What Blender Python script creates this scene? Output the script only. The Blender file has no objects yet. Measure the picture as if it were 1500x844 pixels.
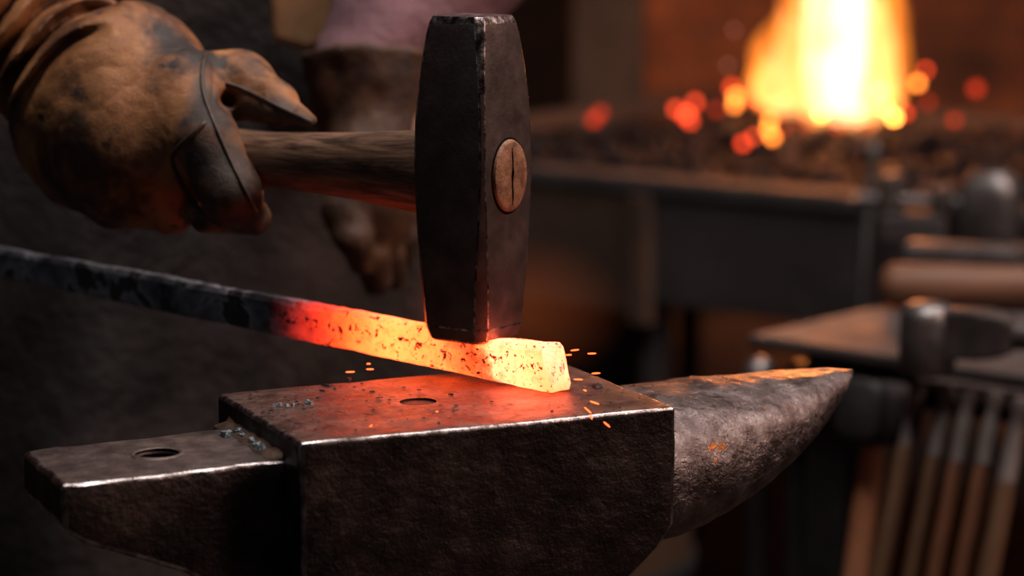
import bpy, bmesh, math, random
import numpy as np
from mathutils import Vector, Matrix
from mathutils.bvhtree import BVHTree

random.seed(7)
rng = np.random.default_rng(7)
SC = bpy.context.scene
COL = SC.collection
PI = math.pi

# ------------------------------------------------------------------ camera
F = 3600.0
PITCH = math.radians(9.2)
CZ = 1.024
FACE = 0.80
cp, sp = math.cos(PITCH), math.sin(PITCH)


def P(px, py, d):
    """point seen at pixel px, py at depth d along the viewing axis"""
    x = (px - 750) / F
    y = -(py - 422) / F
    return Vector((x * d, (cp + y * sp) * d, CZ + (-sp + y * cp) * d))


def PZ(px, py, z):
    x = (px - 750) / F
    y = -(py - 422) / F
    t = (z - CZ) / (-sp + y * cp)
    return P(px, py, t)


cam_d = bpy.data.cameras.new('camera')
cam = bpy.data.objects.new('camera', cam_d)
COL.objects.link(cam)
cam.location = (0, 0, CZ)
cam.rotation_euler = (PI / 2 - PITCH, 0, 0)
cam_d.sensor_width = 36
cam_d.lens = F / 1500 * 36
cam_d.clip_start = 0.05
cam_d.dof.use_dof = True
cam_d.dof.focus_distance = 1.09
cam_d.dof.aperture_fstop = 5.9
SC.camera = cam

# ------------------------------------------------------------------ materials


def nt(name):
    m = bpy.data.materials.new(name)
    m.use_nodes = True
    t = m.node_tree
    t.nodes.clear()
    out = t.nodes.new('ShaderNodeOutputMaterial')
    return m, t, out


def N(t, typ, **kw):
    n = t.nodes.new(typ)
    for k, v in kw.items():
        if k in n.inputs:
            n.inputs[k].default_value = v
        else:
            setattr(n, k, v)
    return n


def ramp(t, fac, stops, interp='LINEAR'):
    r = t.nodes.new('ShaderNodeValToRGB')
    r.color_ramp.interpolation = interp
    e = r.color_ramp.elements
    while len(e) < len(stops):
        e.new(0.5)
    for i, (p, c) in enumerate(stops):
        e[i].position = p
        e[i].color = (c[0], c[1], c[2], 1) if not isinstance(c, (int, float)) else (c, c, c, 1)
    t.links.new(fac, r.inputs[0])
    return r.outputs[0]


def noise(t, vec, scale, detail=4, rough=0.55, dist=0.0):
    n = N(t, 'ShaderNodeTexNoise', Scale=scale, Detail=detail, Roughness=rough, Distortion=dist)
    t.links.new(vec, n.inputs['Vector'])
    return n.outputs['Fac']


def math_n(t, op, a, b=None, c=None, clamp=False):
    n = t.nodes.new('ShaderNodeMath')
    n.operation = op
    n.use_clamp = clamp
    for i, v in enumerate((a, b, c)):
        if v is None:
            continue
        if isinstance(v, (int, float)):
            n.inputs[i].default_value = v
        else:
            t.links.new(v, n.inputs[i])
    return n.outputs[0]


def mixc(t, fac, a, b, mode='MIX'):
    n = t.nodes.new('ShaderNodeMix')
    n.data_type = 'RGBA'
    n.blend_type = mode
    for sock, v in ((n.inputs[0], fac), (n.inputs[6], a), (n.inputs[7], b)):
        if isinstance(v, (int, float)):
            sock.default_value = v
        elif isinstance(v, tuple):
            sock.default_value = (v[0], v[1], v[2], 1)
        else:
            t.links.new(v, sock)
    return n.outputs[2]


def coords(t, sx=1, sy=1, sz=1, kind='Object'):
    tc = t.nodes.new('ShaderNodeTexCoord')
    mp = t.nodes.new('ShaderNodeMapping')
    mp.inputs['Scale'].default_value = (sx, sy, sz)
    t.links.new(tc.outputs[kind], mp.inputs[0])
    return mp.outputs[0]


def bump(t, height, strength, dist, prev=None):
    b = N(t, 'ShaderNodeBump', Strength=strength, Distance=dist)
    t.links.new(height, b.inputs['Height'])
    if prev is not None:
        t.links.new(prev, b.inputs['Normal'])
    return b.outputs[0]


def surf(name, stops, scale=20, rough=(0.4, 0.7), metal=0.0, bumps=(), stretch=(1, 1, 1), spots=None, detail=5, spec=0.5, dist=0.0):
    """procedural surface: a noise picks the colour, a second one the gloss, further ones the relief"""
    m, t, out = nt(name)
    v = coords(t, *stretch)
    f = noise(t, v, scale, detail, 0.6, dist)
    c = ramp(t, f, stops)
    if spots:
        for (ssc, lo, hi, colr) in spots:
            s = ramp(t, noise(t, v, ssc, 4, 0.6), [(lo, 0.0), (hi, 1.0)])
            c = mixc(t, s, c, colr)
    b = N(t, 'ShaderNodeBsdfPrincipled', Metallic=metal)
    b.inputs['Specular IOR Level'].default_value = spec
    t.links.new(c, b.inputs['Base Color'])
    r = ramp(t, noise(t, v, scale * 2.3, 4, 0.6), [(0.3, rough[0]), (0.7, rough[1])])
    t.links.new(r, b.inputs['Roughness'])
    nrm = None
    for (bs, st, di) in bumps:
        nrm = bump(t, noise(t, v, bs, 6, 0.65), st, di, nrm)
    if nrm is not None:
        t.links.new(nrm, b.inputs['Normal'])
    t.links.new(b.outputs[0], out.inputs[0])
    return m


def glow(name, col, strength):
    m, t, out = nt(name)
    e = N(t, 'ShaderNodeEmission', Strength=strength)
    e.inputs[0].default_value = (*col, 1)
    t.links.new(e.outputs[0], out.inputs[0])
    return m


M = {}
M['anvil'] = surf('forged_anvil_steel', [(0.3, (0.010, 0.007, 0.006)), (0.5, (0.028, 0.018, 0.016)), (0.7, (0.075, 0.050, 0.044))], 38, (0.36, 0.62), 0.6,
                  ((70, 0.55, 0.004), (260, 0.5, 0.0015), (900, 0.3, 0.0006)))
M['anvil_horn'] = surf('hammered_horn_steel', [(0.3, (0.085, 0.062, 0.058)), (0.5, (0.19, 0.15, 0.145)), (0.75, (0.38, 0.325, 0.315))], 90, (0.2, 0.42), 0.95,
                       ((120, 0.5, 0.003), (330, 0.65, 0.0016), (1000, 0.35, 0.0006)), spots=[(70, 0.66, 0.69, (0.42, 0.15, 0.045))])  # coppery spots stand in for fire glints, painted into the steel colour
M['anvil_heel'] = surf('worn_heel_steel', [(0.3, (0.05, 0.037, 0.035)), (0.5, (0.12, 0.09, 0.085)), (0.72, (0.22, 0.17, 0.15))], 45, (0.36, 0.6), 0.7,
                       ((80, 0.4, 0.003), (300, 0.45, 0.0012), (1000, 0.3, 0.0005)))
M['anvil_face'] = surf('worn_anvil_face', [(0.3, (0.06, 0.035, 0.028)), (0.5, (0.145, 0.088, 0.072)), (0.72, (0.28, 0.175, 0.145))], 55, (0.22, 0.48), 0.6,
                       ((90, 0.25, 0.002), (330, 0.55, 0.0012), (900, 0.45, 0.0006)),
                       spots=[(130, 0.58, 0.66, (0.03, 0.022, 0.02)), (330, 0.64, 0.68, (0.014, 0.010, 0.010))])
M['edge'] = surf('bright_worn_edge', [(0.38, (0.16, 0.14, 0.14)), (0.62, (0.60, 0.56, 0.56))], 110, (0.2, 0.38), 1.0, ((240, 0.35, 0.0009),))
M['head'] = surf('dark_hammer_steel', [(0.3, (0.05, 0.034, 0.030)), (0.5, (0.085, 0.058, 0.052)), (0.75, (0.14, 0.10, 0.092))], 60, (0.36, 0.52), 0.45,
                 ((60, 0.12, 0.002), (420, 0.3, 0.0006), (1300, 0.25, 0.0003)),
                 spots=[(420, 0.68, 0.74, (0.10, 0.095, 0.09))])
M['head_edge'] = surf('worn_hammer_edge', [(0.38, (0.05, 0.04, 0.04)), (0.5, (0.2, 0.17, 0.17)), (0.68, (0.55, 0.5, 0.5))], 220, (0.25, 0.45), 1.0, ((500, 0.4, 0.0006),))
M['leather'] = surf('brown_work_leather', [(0.30, (0.022, 0.010, 0.006)), (0.44, (0.12, 0.046, 0.018)), (0.56, (0.30, 0.125, 0.046)), (0.74, (0.44, 0.20, 0.078))], 24, (0.42, 0.68), 0.0,
                    ((700, 0.5, 0.0009), (1700, 0.4, 0.0004)),
                    spots=[(26, 0.56, 0.66, (0.026, 0.017, 0.015)), (55, 0.62, 0.70, (0.022, 0.018, 0.02))], dist=0.6, spec=0.4)
M['leather_dark'] = surf('sooty_dark_leather', [(0.3, (0.012, 0.009, 0.008)), (0.55, (0.035, 0.022, 0.016)), (0.75, (0.09, 0.05, 0.03))], 40, (0.35, 0.55), 0.0,
                         ((140, 0.35, 0.002), (620, 0.35, 0.0008)), spec=0.45)
# the handled finger side of the glove is darker, smoother leather: a wear mask stored on the glove itself
_t = M['leather'].node_tree
_b = next(n for n in _t.nodes if n.type == 'BSDF_PRINCIPLED')
_at = _t.nodes.new('ShaderNodeAttribute'); _at.attribute_name = 'soot'
_c0 = _b.inputs['Base Color'].links[0].from_socket
_dk = ramp(_t, noise(_t, coords(_t), 60, 5, 0.6, 0.4), [(0.3, (0.014, 0.009, 0.008)), (0.55, (0.04, 0.024, 0.017)), (0.75, (0.12, 0.065, 0.038))])
_t.links.new(mixc(_t, _at.outputs['Fac'], _c0, _dk), _b.inputs['Base Color'])
M['seam'] = surf('stitched_seam_leather', [(0.3, (0.02, 0.012, 0.009)), (0.7, (0.07, 0.04, 0.025))], 300, (0.45, 0.6), 0.0, ((900, 0.5, 0.0006),))


def wood(name, stops, axis=0, scale=26, bumpd=0.0008, rough=(0.45, 0.65)):
    m, t, out = nt(name)
    st = [1, 1, 1]
    st[axis] = 0.1
    v = coords(t, *st)
    w = noise(t, v, scale * 3.2, 6, 0.65, 1.4)
    fine = noise(t, v, scale * 14, 3, 0.6, 0.2)
    mixf = math_n(t, 'MULTIPLY_ADD', fine, 0.35, math_n(t, 'MULTIPLY', w, 0.68))
    c = ramp(t, mixf, stops)
    b = N(t, 'ShaderNodeBsdfPrincipled')
    t.links.new(c, b.inputs['Base Color'])
    t.links.new(ramp(t, w, [(0.3, rough[0]), (0.7, rough[1])]), b.inputs['Roughness'])
    t.links.new(bump(t, mixf, 0.6, bumpd), b.inputs['Normal'])
    t.links.new(b.outputs[0], out.inputs[0])
    return m


M['handle'] = wood('oiled_hickory', [(0.36, (0.012, 0.006, 0.004)), (0.46, (0.07, 0.033, 0.018)), (0.54, (0.14, 0.072, 0.040)), (0.64, (0.24, 0.135, 0.08))], 0, 34, 0.0012)
M['eye_wood'] = surf('end_grain_hickory', [(0.3, (0.12, 0.05, 0.025)), (0.55, (0.33, 0.16, 0.085)), (0.75, (0.45, 0.23, 0.13))], 160, (0.4, 0.6), 0.0, ((420, 0.6, 0.001),))
M['black'] = surf('black_gap', [(0.3, (0.004, 0.003, 0.003)), (0.7, (0.01, 0.008, 0.007))], 40, (0.8, 0.95), spec=0.05)

# ------------------------------------------------------------------ building helpers


def link(o, parent=None):
    COL.objects.link(o)
    if parent is not None:
        o.parent = parent
    return o


def mesh_obj(name, verts, faces, mat, parent=None, smooth=False):
    me = bpy.data.meshes.new(name)
    me.from_pydata([tuple(v) for v in verts], [], [tuple(int(i) for i in f) for f in faces])
    me.validate()
    for m in (mat if isinstance(mat, (list, tuple)) else [mat]):
        me.materials.append(m)
    if smooth:
        me.polygons.foreach_set('use_smooth', [True] * len(me.polygons))
    me.update()
    return link(bpy.data.objects.new(name, me), parent)


def bm_obj(name, bm, mat, parent=None, smooth=False):
    me = bpy.data.meshes.new(name)
    bmesh.ops.recalc_face_normals(bm, faces=bm.faces)
    bm.to_mesh(me)
    bm.free()
    for m in (mat if isinstance(mat, (list, tuple)) else [mat]):
        me.materials.append(m)
    if smooth:
        me.polygons.foreach_set('use_smooth', [True] * len(me.polygons))
    return link(bpy.data.objects.new(name, me), parent)


def tag(o, label=None, cat=None, group=None, kind=None):
    if label:
        o['label'] = label
    if cat:
        o['category'] = cat
    if group:
        o['group'] = group
    if kind:
        o['kind'] = kind
    return o


def empty(name, loc, rz=0.0, label=None, cat=None, group=None):
    o = bpy.data.objects.new(name, None)
    o.empty_display_size = 0.05
    o.location = loc
    o.rotation_euler = (0, 0, rz)
    link(o)
    return tag(o, label, cat, group)


def bevel(o, w, seg=2, mat=-1, angle=30):
    m = o.modifiers.new('bevel', 'BEVEL')
    m.width = w
    m.segments = seg
    m.limit_method = 'ANGLE'
    m.angle_limit = math.radians(angle)
    m.material = mat
    m.harden_normals = False
    return o


def smooth_auto(o, angle=35):
    me = o.data
    me.polygons.foreach_set('use_smooth', [True] * len(me.polygons))
    try:
        me.set_sharp_from_angle(angle=math.radians(angle))
    except Exception:
        pass
    return o


def apply_mods(o):
    dg = bpy.context.evaluated_depsgraph_get()
    dg.update()
    me = bpy.data.meshes.new_from_object(o.evaluated_get(dg))
    o.modifiers.clear()
    o.data = me
    return o


def rings(name, rs, mat, parent=None, smooth=True, cap=True):
    """skin a list of rings (each a list of points, same count)"""
    n = len(rs[0])
    v = [p for r in rs for p in r]
    f = []
    for i in range(len(rs) - 1):
        for k in range(n):
            a, b = i * n + k, i * n + (k + 1) % n
            f.append((a, b, b + n, a + n))
    if cap:
        f.append(tuple(range(n - 1, -1, -1)))
        f.append(tuple(range((len(rs) - 1) * n, len(rs) * n)))
    bm = bmesh.new()
    vs = [bm.verts.new(p) for p in v]
    for q in f:
        try:
            bm.faces.new([vs[i] for i in q])
        except ValueError:
            pass
    return bm_obj(name, bm, mat, parent, smooth)


def frame_at(d):
    d = Vector(d).normalized()
    up = Vector((0, 0, 1)) if abs(d.z) < 0.95 else Vector((1, 0, 0))
    a = d.cross(up).normalized()
    b = a.cross(d).normalized()
    return d, a, b


def tube(name, pts, rad, mat, parent=None, n=12, flat=1.0, ends=True):
    """round bar along a polyline; rad is a number or one per point"""
    pts = [Vector(p) for p in pts]
    if isinstance(rad, (int, float)):
        rad = [rad] * len(pts)
    rs = []
    for i, p in enumerate(pts):
        d = pts[min(i + 1, len(pts) - 1)] - pts[max(i - 1, 0)]
        d, a, b = frame_at(d)
        rs.append([p + a * (math.cos(2 * PI * k / n) * rad[i]) + b * (math.sin(2 * PI * k / n) * rad[i] * flat) for k in range(n)])
    return smooth_auto(rings(name, rs, mat, parent), 50)


def box_bm(bm, lo, hi, mtx=None):
    vs = []
    for x in (lo[0], hi[0]):
        for y in (lo[1], hi[1]):
            for z in (lo[2], hi[2]):
                p = Vector((x, y, z))
                vs.append(bm.verts.new(mtx @ p if mtx else p))
    for q in ((0, 1, 3, 2), (4, 6, 7, 5), (0, 4, 5, 1), (2, 3, 7, 6), (0, 2, 6, 4), (1, 5, 7, 3)):
        bm.faces.new([vs[i] for i in q])


def box(name, lo, hi, mat, parent=None, bev=0.0, mtx=None):
    bm = bmesh.new()
    box_bm(bm, lo, hi, mtx)
    o = bm_obj(name, bm, mat, parent)
    if bev:
        bevel(o, bev)
    return o


def copy_tree(o, parent=None):
    c = o.copy()
    COL.objects.link(c)
    if parent is not None:
        c.parent = parent
    for ch in list(o.children):
        copy_tree(ch, c)
    return c


# ---- numpy value noise and a surface-nets mesher for soft shapes


def vnoise(p, scale, seed=0):
    q = np.asarray(p, dtype=np.float64) * scale + seed * 17.37
    i = np.floor(q).astype(np.int64)
    f = q - i
    f = f * f * (3 - 2 * f)

    def h(ix, iy, iz):
        n = (ix * 374761393 + iy * 668265263 + iz * 2147483647 + seed * 1274126177) & 0xFFFFFFFF
        n = ((n ^ (n >> 13)) * 1274126177) & 0xFFFFFFFF
        n = n ^ (n >> 16)
        return (n & 0xFFFF) / 65535.0
    r = 0
    for dx in (0, 1):
        for dy in (0, 1):
            for dz in (0, 1):
                w = (f[..., 0] if dx else 1 - f[..., 0]) * (f[..., 1] if dy else 1 - f[..., 1]) * (f[..., 2] if dz else 1 - f[..., 2])
                r = r + w * h(i[..., 0] + dx, i[..., 1] + dy, i[..., 2] + dz)
    return r * 2 - 1


def fbm(p, scale, seed=0, octv=3):
    r, a, s = 0, 1.0, 0
    for k in range(octv):
        r = r + a * vnoise(p, scale * 2 ** k, seed + k)
        s += a
        a *= 0.5
    return r / s


def smin(a, b, k):
    h = np.clip(0.5 + 0.5 * (b - a) / k, 0, 1)
    return b * (1 - h) + a * h - k * h * (1 - h)


def smax(a, b, k):
    return -smin(-a, -b, k)


def sd_cone(p, a, b, ra, rb):
    a = np.array(a); b = np.array(b)
    ab = b - a
    t = np.clip(((p - a) @ ab) / (ab @ ab), 0, 1)
    return np.linalg.norm(p - (a + t[..., None] * ab), axis=-1) - (ra + (rb - ra) * t)


def sd_ell(p, c, r, rot=None):
    q = p - np.array(c)
    if rot is not None:
        q = q @ np.array(rot)
    r = np.array(r)
    k0 = np.linalg.norm(q / r, axis=-1)
    k1 = np.linalg.norm(q / (r * r), axis=-1) + 1e-9
    return k0 * (k0 - 1.0) / k1


def nets(fn, lo, hi, h):
    lo = np.array(lo, float); hi = np.array(hi, float)
    n = np.maximum(((hi - lo) / h).astype(int) + 1, 4)
    ax = [lo[i] + h * np.arange(n[i]) for i in range(3)]
    g = np.empty(tuple(n))
    for s in range(0, n[0], 16):
        X, Y, Z = np.meshgrid(ax[0][s:s + 16], ax[1], ax[2], indexing='ij')
        g[s:s + 16] = fn(np.stack([X, Y, Z], -1))
    ins = g < 0
    nx, ny, nz = n
    acc = np.zeros((nx - 1, ny - 1, nz - 1, 3)); cnt = np.zeros((nx - 1, ny - 1, nz - 1))
    cor = [(a, b, c) for a in (0, 1) for b in (0, 1) for c in (0, 1)]

    def sl(a, c):
        return a[c[0]:nx - 1 + c[0], c[1]:ny - 1 + c[1], c[2]:nz - 1 + c[2]]
    for i, c0 in enumerate(cor):
        for c1 in cor[i + 1:]:
            d = np.abs(np.array(c0) - c1)
            if d.sum() != 1:
                continue
            g0, g1 = sl(g, c0), sl(g, c1)
            m = (g0 < 0) != (g1 < 0)
            t = np.where(m, g0 / np.where(m, g0 - g1, 1), 0)
            for k in range(3):
                acc[..., k] += np.where(m, c0[k] + t * (c1[k] - c0[k]), 0)
            cnt += m
    act = cnt > 0
    idx = -np.ones(act.shape, int)
    idx[act] = np.arange(act.sum())
    ii = np.argwhere(act)
    v = lo + h * (ii + acc[act] / cnt[act][:, None])
    faces = []
    for k in range(3):
        a, b = (k + 1) % 3, (k + 2) % 3
        s0 = [slice(None)] * 3; s1 = [slice(None)] * 3
        s0[k] = slice(0, n[k] - 1); s1[k] = slice(1, n[k])
        ch = ins[tuple(s0)] != ins[tuple(s1)]
        e = np.argwhere(ch)
        e = e[(e[:, a] > 0) & (e[:, b] > 0) & (e[:, a] < n[a] - 1) & (e[:, b] < n[b] - 1)]
        if not len(e):
            continue
        fl = ins[tuple(s0)][tuple(e.T)]
        ea = np.zeros(3, int); ea[a] = 1
        eb = np.zeros(3, int); eb[b] = 1
        q = np.stack([idx[tuple((e - ea - eb).T)], idx[tuple((e - eb).T)], idx[tuple(e.T)], idx[tuple((e - ea).T)]], 1)
        q[~fl] = q[~fl][:, ::-1]
        faces.append(q)
    return v, np.concatenate(faces)


def np_obj(name, v, f, mat, parent=None):
    me = bpy.data.meshes.new(name)
    me.vertices.add(len(v)); me.vertices.foreach_set('co', np.asarray(v, np.float32).ravel())
    me.loops.add(f.size); me.loops.foreach_set('vertex_index', f.astype(np.int32).ravel())
    me.polygons.add(len(f))
    me.polygons.foreach_set('loop_start', np.arange(0, f.size, f.shape[1], dtype=np.int32))
    me.polygons.foreach_set('loop_total', np.full(len(f), f.shape[1], np.int32))
    me.polygons.foreach_set('use_smooth', np.ones(len(f), bool))
    for m in (mat if isinstance(mat, (list, tuple)) else [mat]):
        me.materials.append(m)
    me.update(calc_edges=True)
    me.validate()
    return link(bpy.data.objects.new(name, me), parent)


def vnormals(v, f):
    n = np.zeros_like(v)
    fn = np.cross(v[f[:, 2]] - v[f[:, 0]], v[f[:, 3]] - v[f[:, 1]])
    for k in range(4):
        np.add.at(n, f[:, k], fn)
    return n / (np.linalg.norm(n, axis=1, keepdims=True) + 1e-12)


#@@SECTIONS
# ================================================================== ANVIL
A_ROT = math.radians(24.4)
FLp = PZ(440, 650, FACE)
STUMP_Z = 0.555
anvil = empty('anvil', (FLp.x, FLp.y, STUMP_Z), A_ROT,
              'dark forged steel anvil with bright worn edges, glowing orange under the hot bar', 'anvil')
H = FACE - STUMP_Z           # local z of the face
L, W = 0.1742, 0.1122


def rrect(u0, u1, v0, v1, z):
    return [(u0, v0, z), (u1, v0, z), (u1, v1, z), (u0, v1, z)]


body_secs = [(0.0, L, 0.0, W, H), (0.0, L, 0, W, H - 0.003), (0.0, L, 0, W, H - 0.03), (0, L, 0, W, H - 0.052), (0.001, L - 0.007, 0, W, H - 0.062),
             (0.004, L - 0.021, 0.001, W - 0.001, H - 0.075), (0.012, L - 0.033, 0.003, W - 0.003, H - 0.09), (0.022, L - 0.036, 0.006, W - 0.006, H - 0.115),
             (0.020, L - 0.034, 0.005, W - 0.005, H - 0.145), (0.005, L - 0.015, 0.0, W, H - 0.175), (-0.02, L + 0.015, -0.004, W + 0.004, H - 0.20), (-0.025, L + 0.02, -0.006, W + 0.006, 0.001)]
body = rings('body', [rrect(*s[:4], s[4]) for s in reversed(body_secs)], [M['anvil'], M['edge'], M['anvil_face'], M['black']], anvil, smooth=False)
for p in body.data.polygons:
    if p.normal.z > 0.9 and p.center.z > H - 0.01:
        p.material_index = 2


M['fillet'] = surf('rusty_fillet', [(0.3, (0.06, 0.034, 0.022)), (0.7, (0.18, 0.11, 0.08))], 120, (0.5, 0.7), 0.3, ((300, 0.5, 0.001),))


def cut_hole(o, c, r, depth, ry=None, n=40, mat='black'):
    bm = bmesh.new()
    top = [bm.verts.new((c[0] + r * math.cos(2 * PI * k / n), c[1] + (ry or r) * math.sin(2 * PI * k / n), c[2] + 0.01)) for k in range(n)]
    bot = [bm.verts.new((v.co.x, v.co.y, c[2] - depth)) for v in top]
    bm.faces.new(top); bm.faces.new(bot[::-1])
    for k in range(n):
        bm.faces.new((top[k], bot[k], bot[(k + 1) % n], top[(k + 1) % n]))
    cutter = bm_obj('cutter', bm, M[mat])
    cutter.parent = o.parent
    b = o.modifiers.new('hole', 'BOOLEAN')
    b.operation = 'DIFFERENCE'; b.object = cutter; b.solver = 'EXACT'
    bpy.context.view_layer.update()
    apply_mods(o)
    bpy.data.objects.remove(cutter)


def wobble(o, amp, scale, seed, keep=None):
    """slight hand-forged unevenness of the edges"""
    me = o.data
    v = np.empty(len(me.vertices) * 3, np.float32); me.vertices.foreach_get('co', v); v = v.reshape(-1, 3)
    for k in range(3):
        v[:, k] += amp * fbm(v, scale, seed + 11 * k, 2)
    me.vertices.foreach_set('co', v.ravel()); me.update()


def densify(o, cut):
    """split long edges so that forged unevenness shows"""
    bm = bmesh.new(); bm.from_mesh(o.data)
    for _ in range(5):
        es = [e for e in bm.edges if e.calc_length() > cut]
        if not es:
            break
        bmesh.ops.subdivide_edges(bm, edges=es, cuts=1, use_grid_fill=True)
    bm.to_mesh(o.data); bm.free()


bevel(body, 0.0018, 3, 1, 40)
apply_mods(body)
densify(body, 0.012)
wobble(body, 0.0005, 60, 3)
wobble(body, 0.0003, 260, 5)
hole_l = (0.0759, 0.0582)
cut_hole(body, (hole_l[0], hole_l[1], H), 0.0082, 0.0010, 0.0085, mat='anvil')
smooth_auto(body, 30)

# horn: flattened round section that sweeps up to a blunt point
tip_u, tip_v = 0.3045, 0.0634
hr = []
NS, NK = 40, 56
for i in range(NS + 1):
    t = i / NS
    u = L - 0.004 + (tip_u - L + 0.004) * t
    k = max((1 - t ** 1.9), 0.0)
    if t > 0.985:
        k = max(k, 0.0)
    b = 0.032 * k + 0.0012
    a = 0.0535 * max(1 - t ** 1.9, 0) ** 0.8 + 0.0014
    vc = 0.056 + (tip_v - 0.056) * t
    top = H - 0.0052 + 0.0005 * t + 0.0012 * math.sin(t * PI)
    ring = []
    for q in range(NK):
        th = 2 * PI * q / NK
        c, s = math.cos(th), math.sin(th)
        e = 0.82
        x = a * math.copysign(abs(c) ** e, c)
        z = b * math.copysign(abs(s) ** e, s)
        ring.append((u, vc + x, top - b + z))
    hr.append(ring)
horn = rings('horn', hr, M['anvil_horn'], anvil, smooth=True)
tag(horn, 'tapering rounded horn')
wobble(horn, 0.0009, 70, 9)
wobble(horn, 0.0004, 220, 13)

# heel: lower stepped block with a pritchel hole, thinner towards its end
HZ = H - 0.0112
hv0, hv1 = 0.0205, 0.0905
secs = []
for u, b, dv in ((0.004, 0.068, 0), (-0.012, 0.061, 0), (-0.045, 0.0435, 0), (-0.059, 0.037, 0), (-0.075, 0.0305, 0), (-0.088, 0.0245, 0.0), (-0.096, 0.0180, 0.0)):
    v0 = hv0 + (0.0135 - hv0) * (-u / 0.0955) if u < 0 else hv0
    v1 = hv1 + (0.0825 - hv1) * (-u / 0.0955) if u < 0 else hv1
    secs.append([(u, v0, HZ), (u, v0, HZ - b), (u, v1, HZ - b), (u, v1, HZ)])
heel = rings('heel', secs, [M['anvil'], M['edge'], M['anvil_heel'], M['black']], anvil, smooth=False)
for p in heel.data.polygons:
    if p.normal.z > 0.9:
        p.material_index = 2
bevel(heel, 0.0022, 3, 1, 40)
apply_mods(heel)
densify(heel, 0.012)
wobble(heel, 0.0008, 80, 23)
wobble(heel, 0.0004, 240, 25)
cut_hole(heel, (-0.0451, 0.0537, HZ), 0.0094, 0.03, 0.0088)
smooth_auto(heel, 30)
# worn rim round the heel hole
rim_pts = []
rr = []
for k in range(36):
    th = 2 * PI * k / 36
    rr.append([(-0.0451 + (0.0094 + d) * math.cos(th), 0.0537 + (0.0088 + d) * math.sin(th), HZ + z) for d, z in ((-0.0002, -0.002), (0.0003, 0.0004), (0.0016, 0.0006), (0.003, -0.0006))])
bm = bmesh.new()
vv = [[bm.verts.new(p) for p in r] for r in rr]
for i in range(36):
    for j in range(3):
        bm.faces.new((vv[i][j], vv[(i + 1) % 36][j], vv[(i + 1) % 36][j + 1], vv[i][j + 1]))
hr_o = bm_obj('hole_rim', bm, M['anvil_heel'], anvil, True)
tag(hr_o, 'raised worn rim of the heel hole')


fil = []
for k in range(13):
    v_ = hv0 + 0.001 + (hv1 + 0.004 - hv0) * k / 12
    j_ = 0.0008 * math.sin(k * 2.3)
    fil.append([(0.0012, v_, HZ - 0.002), (0.0012, v_, HZ + 0.0048 + j_), (-0.0012, v_, HZ + 0.0018), (-0.0062 - j_, v_, HZ + 0.0004), (-0.0066 - j_, v_, HZ - 0.002)])
fil_o = rings('step_fillet', fil, M['fillet'], anvil)
tag(fil_o, 'rusty brown fillet where the heel meets the step')


def A2W(u, v, z):
    c, s = math.cos(A_ROT), math.sin(A_ROT)
    return Vector((FLp.x + u * c - v * s, FLp.y + u * s + v * c, STUMP_Z + z))


# ------------------------------------------------------------------ loose scale on the anvil
M['scale'] = surf('dull_fire_scale', [(0.3, (0.010, 0.009, 0.010)), (0.7, (0.05, 0.045, 0.05))], 300, (0.45, 0.7), 0.4, ((900, 0.4, 0.0005),))
M['scale_blue'] = surf('blue_grey_scale', [(0.3, (0.11, 0.135, 0.155)), (0.7, (0.34, 0.41, 0.45))], 300, (0.4, 0.65), 0.3, ((900, 0.5, 0.0006),))


def flake(name, r, mat, seed, thick=0.25):
    rg = random.Random(seed)
    bm = bmesh.new()
    n = rg.randint(6, 9)
    ang = sorted(rg.uniform(0, 2 * PI) for _ in range(n))
    rad = [r * rg.uniform(0.55, 1.1) for _ in range(n)]
    h = r * thick
    bot = [bm.verts.new((math.cos(a) * q, math.sin(a) * q * 0.75, 0)) for a, q in zip(ang, rad)]
    top = [bm.verts.new((math.cos(a) * q * 0.7, math.sin(a) * q * 0.5, h * rg.uniform(0.6, 1.3))) for a, q in zip(ang, rad)]
    bm.faces.new(top); bm.faces.new(bot[::-1])
    for k in range(n):
        bm.faces.new((bot[k], bot[(k + 1) % n], top[(k + 1) % n], top[k]))
    return bm_obj(name, bm, mat)


protos = [flake('scale_flake', 0.0016, M['scale'], s, 0.22) for s in range(5)]
rg = random.Random(5)
spots = []
while len(spots) < 95:
    u, v = rg.uniform(0.006, L - 0.006), rg.uniform(0.008, W - 0.006)
    if math.hypot(u - hole_l[0], v - hole_l[1]) < 0.012:
        continue
    if v > 0.03 and u > 0.085 and abs((u - 0.1379) * 0.8 + (v - 0.0348) * 0.42) < 0.02:
        continue
    if any(math.hypot(u - a, v - b) < 0.0035 for a, b in spots):
        continue
    spots.append((u, v))
for i, (u, v) in enumerate(spots):
    o = protos[i] if i < 5 else copy_tree(protos[i % 5])
    o.location = A2W(u, v, H + 0.0003)
    o.rotation_euler = (0, 0, rg.uniform(0, 6.28))
    s = rg.choice((0.3, 0.4, 0.45, 0.55, 0.7, 0.9, 1.15))
    o.scale = (s, s, s)
    tag(o, 'small dark flake of fire scale lying on the anvil face', 'scale flake', 'scale flakes on the anvil face')
for i, (px, py, r, lab) in enumerate(((513, 557, 0.0042, 'largest dark scale flake near the back edge of the anvil face'),
                                     (478, 566, 0.0034, 'curled dark scale flake left of the largest one on the anvil face'),
                                     (873, 568, 0.006, 'long dark scale flake on the anvil face right of the hot bar tip'))):
    o = flake('scale_flake', r, M['scale'], 40 + i, 0.2)
    q = PZ(px, py, FACE)
    o.location = (q.x, q.y, FACE + 0.0003)
    o.rotation_euler = (0, 0, A_ROT + 0.2)
    tag(o, lab, 'scale flake')
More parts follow.
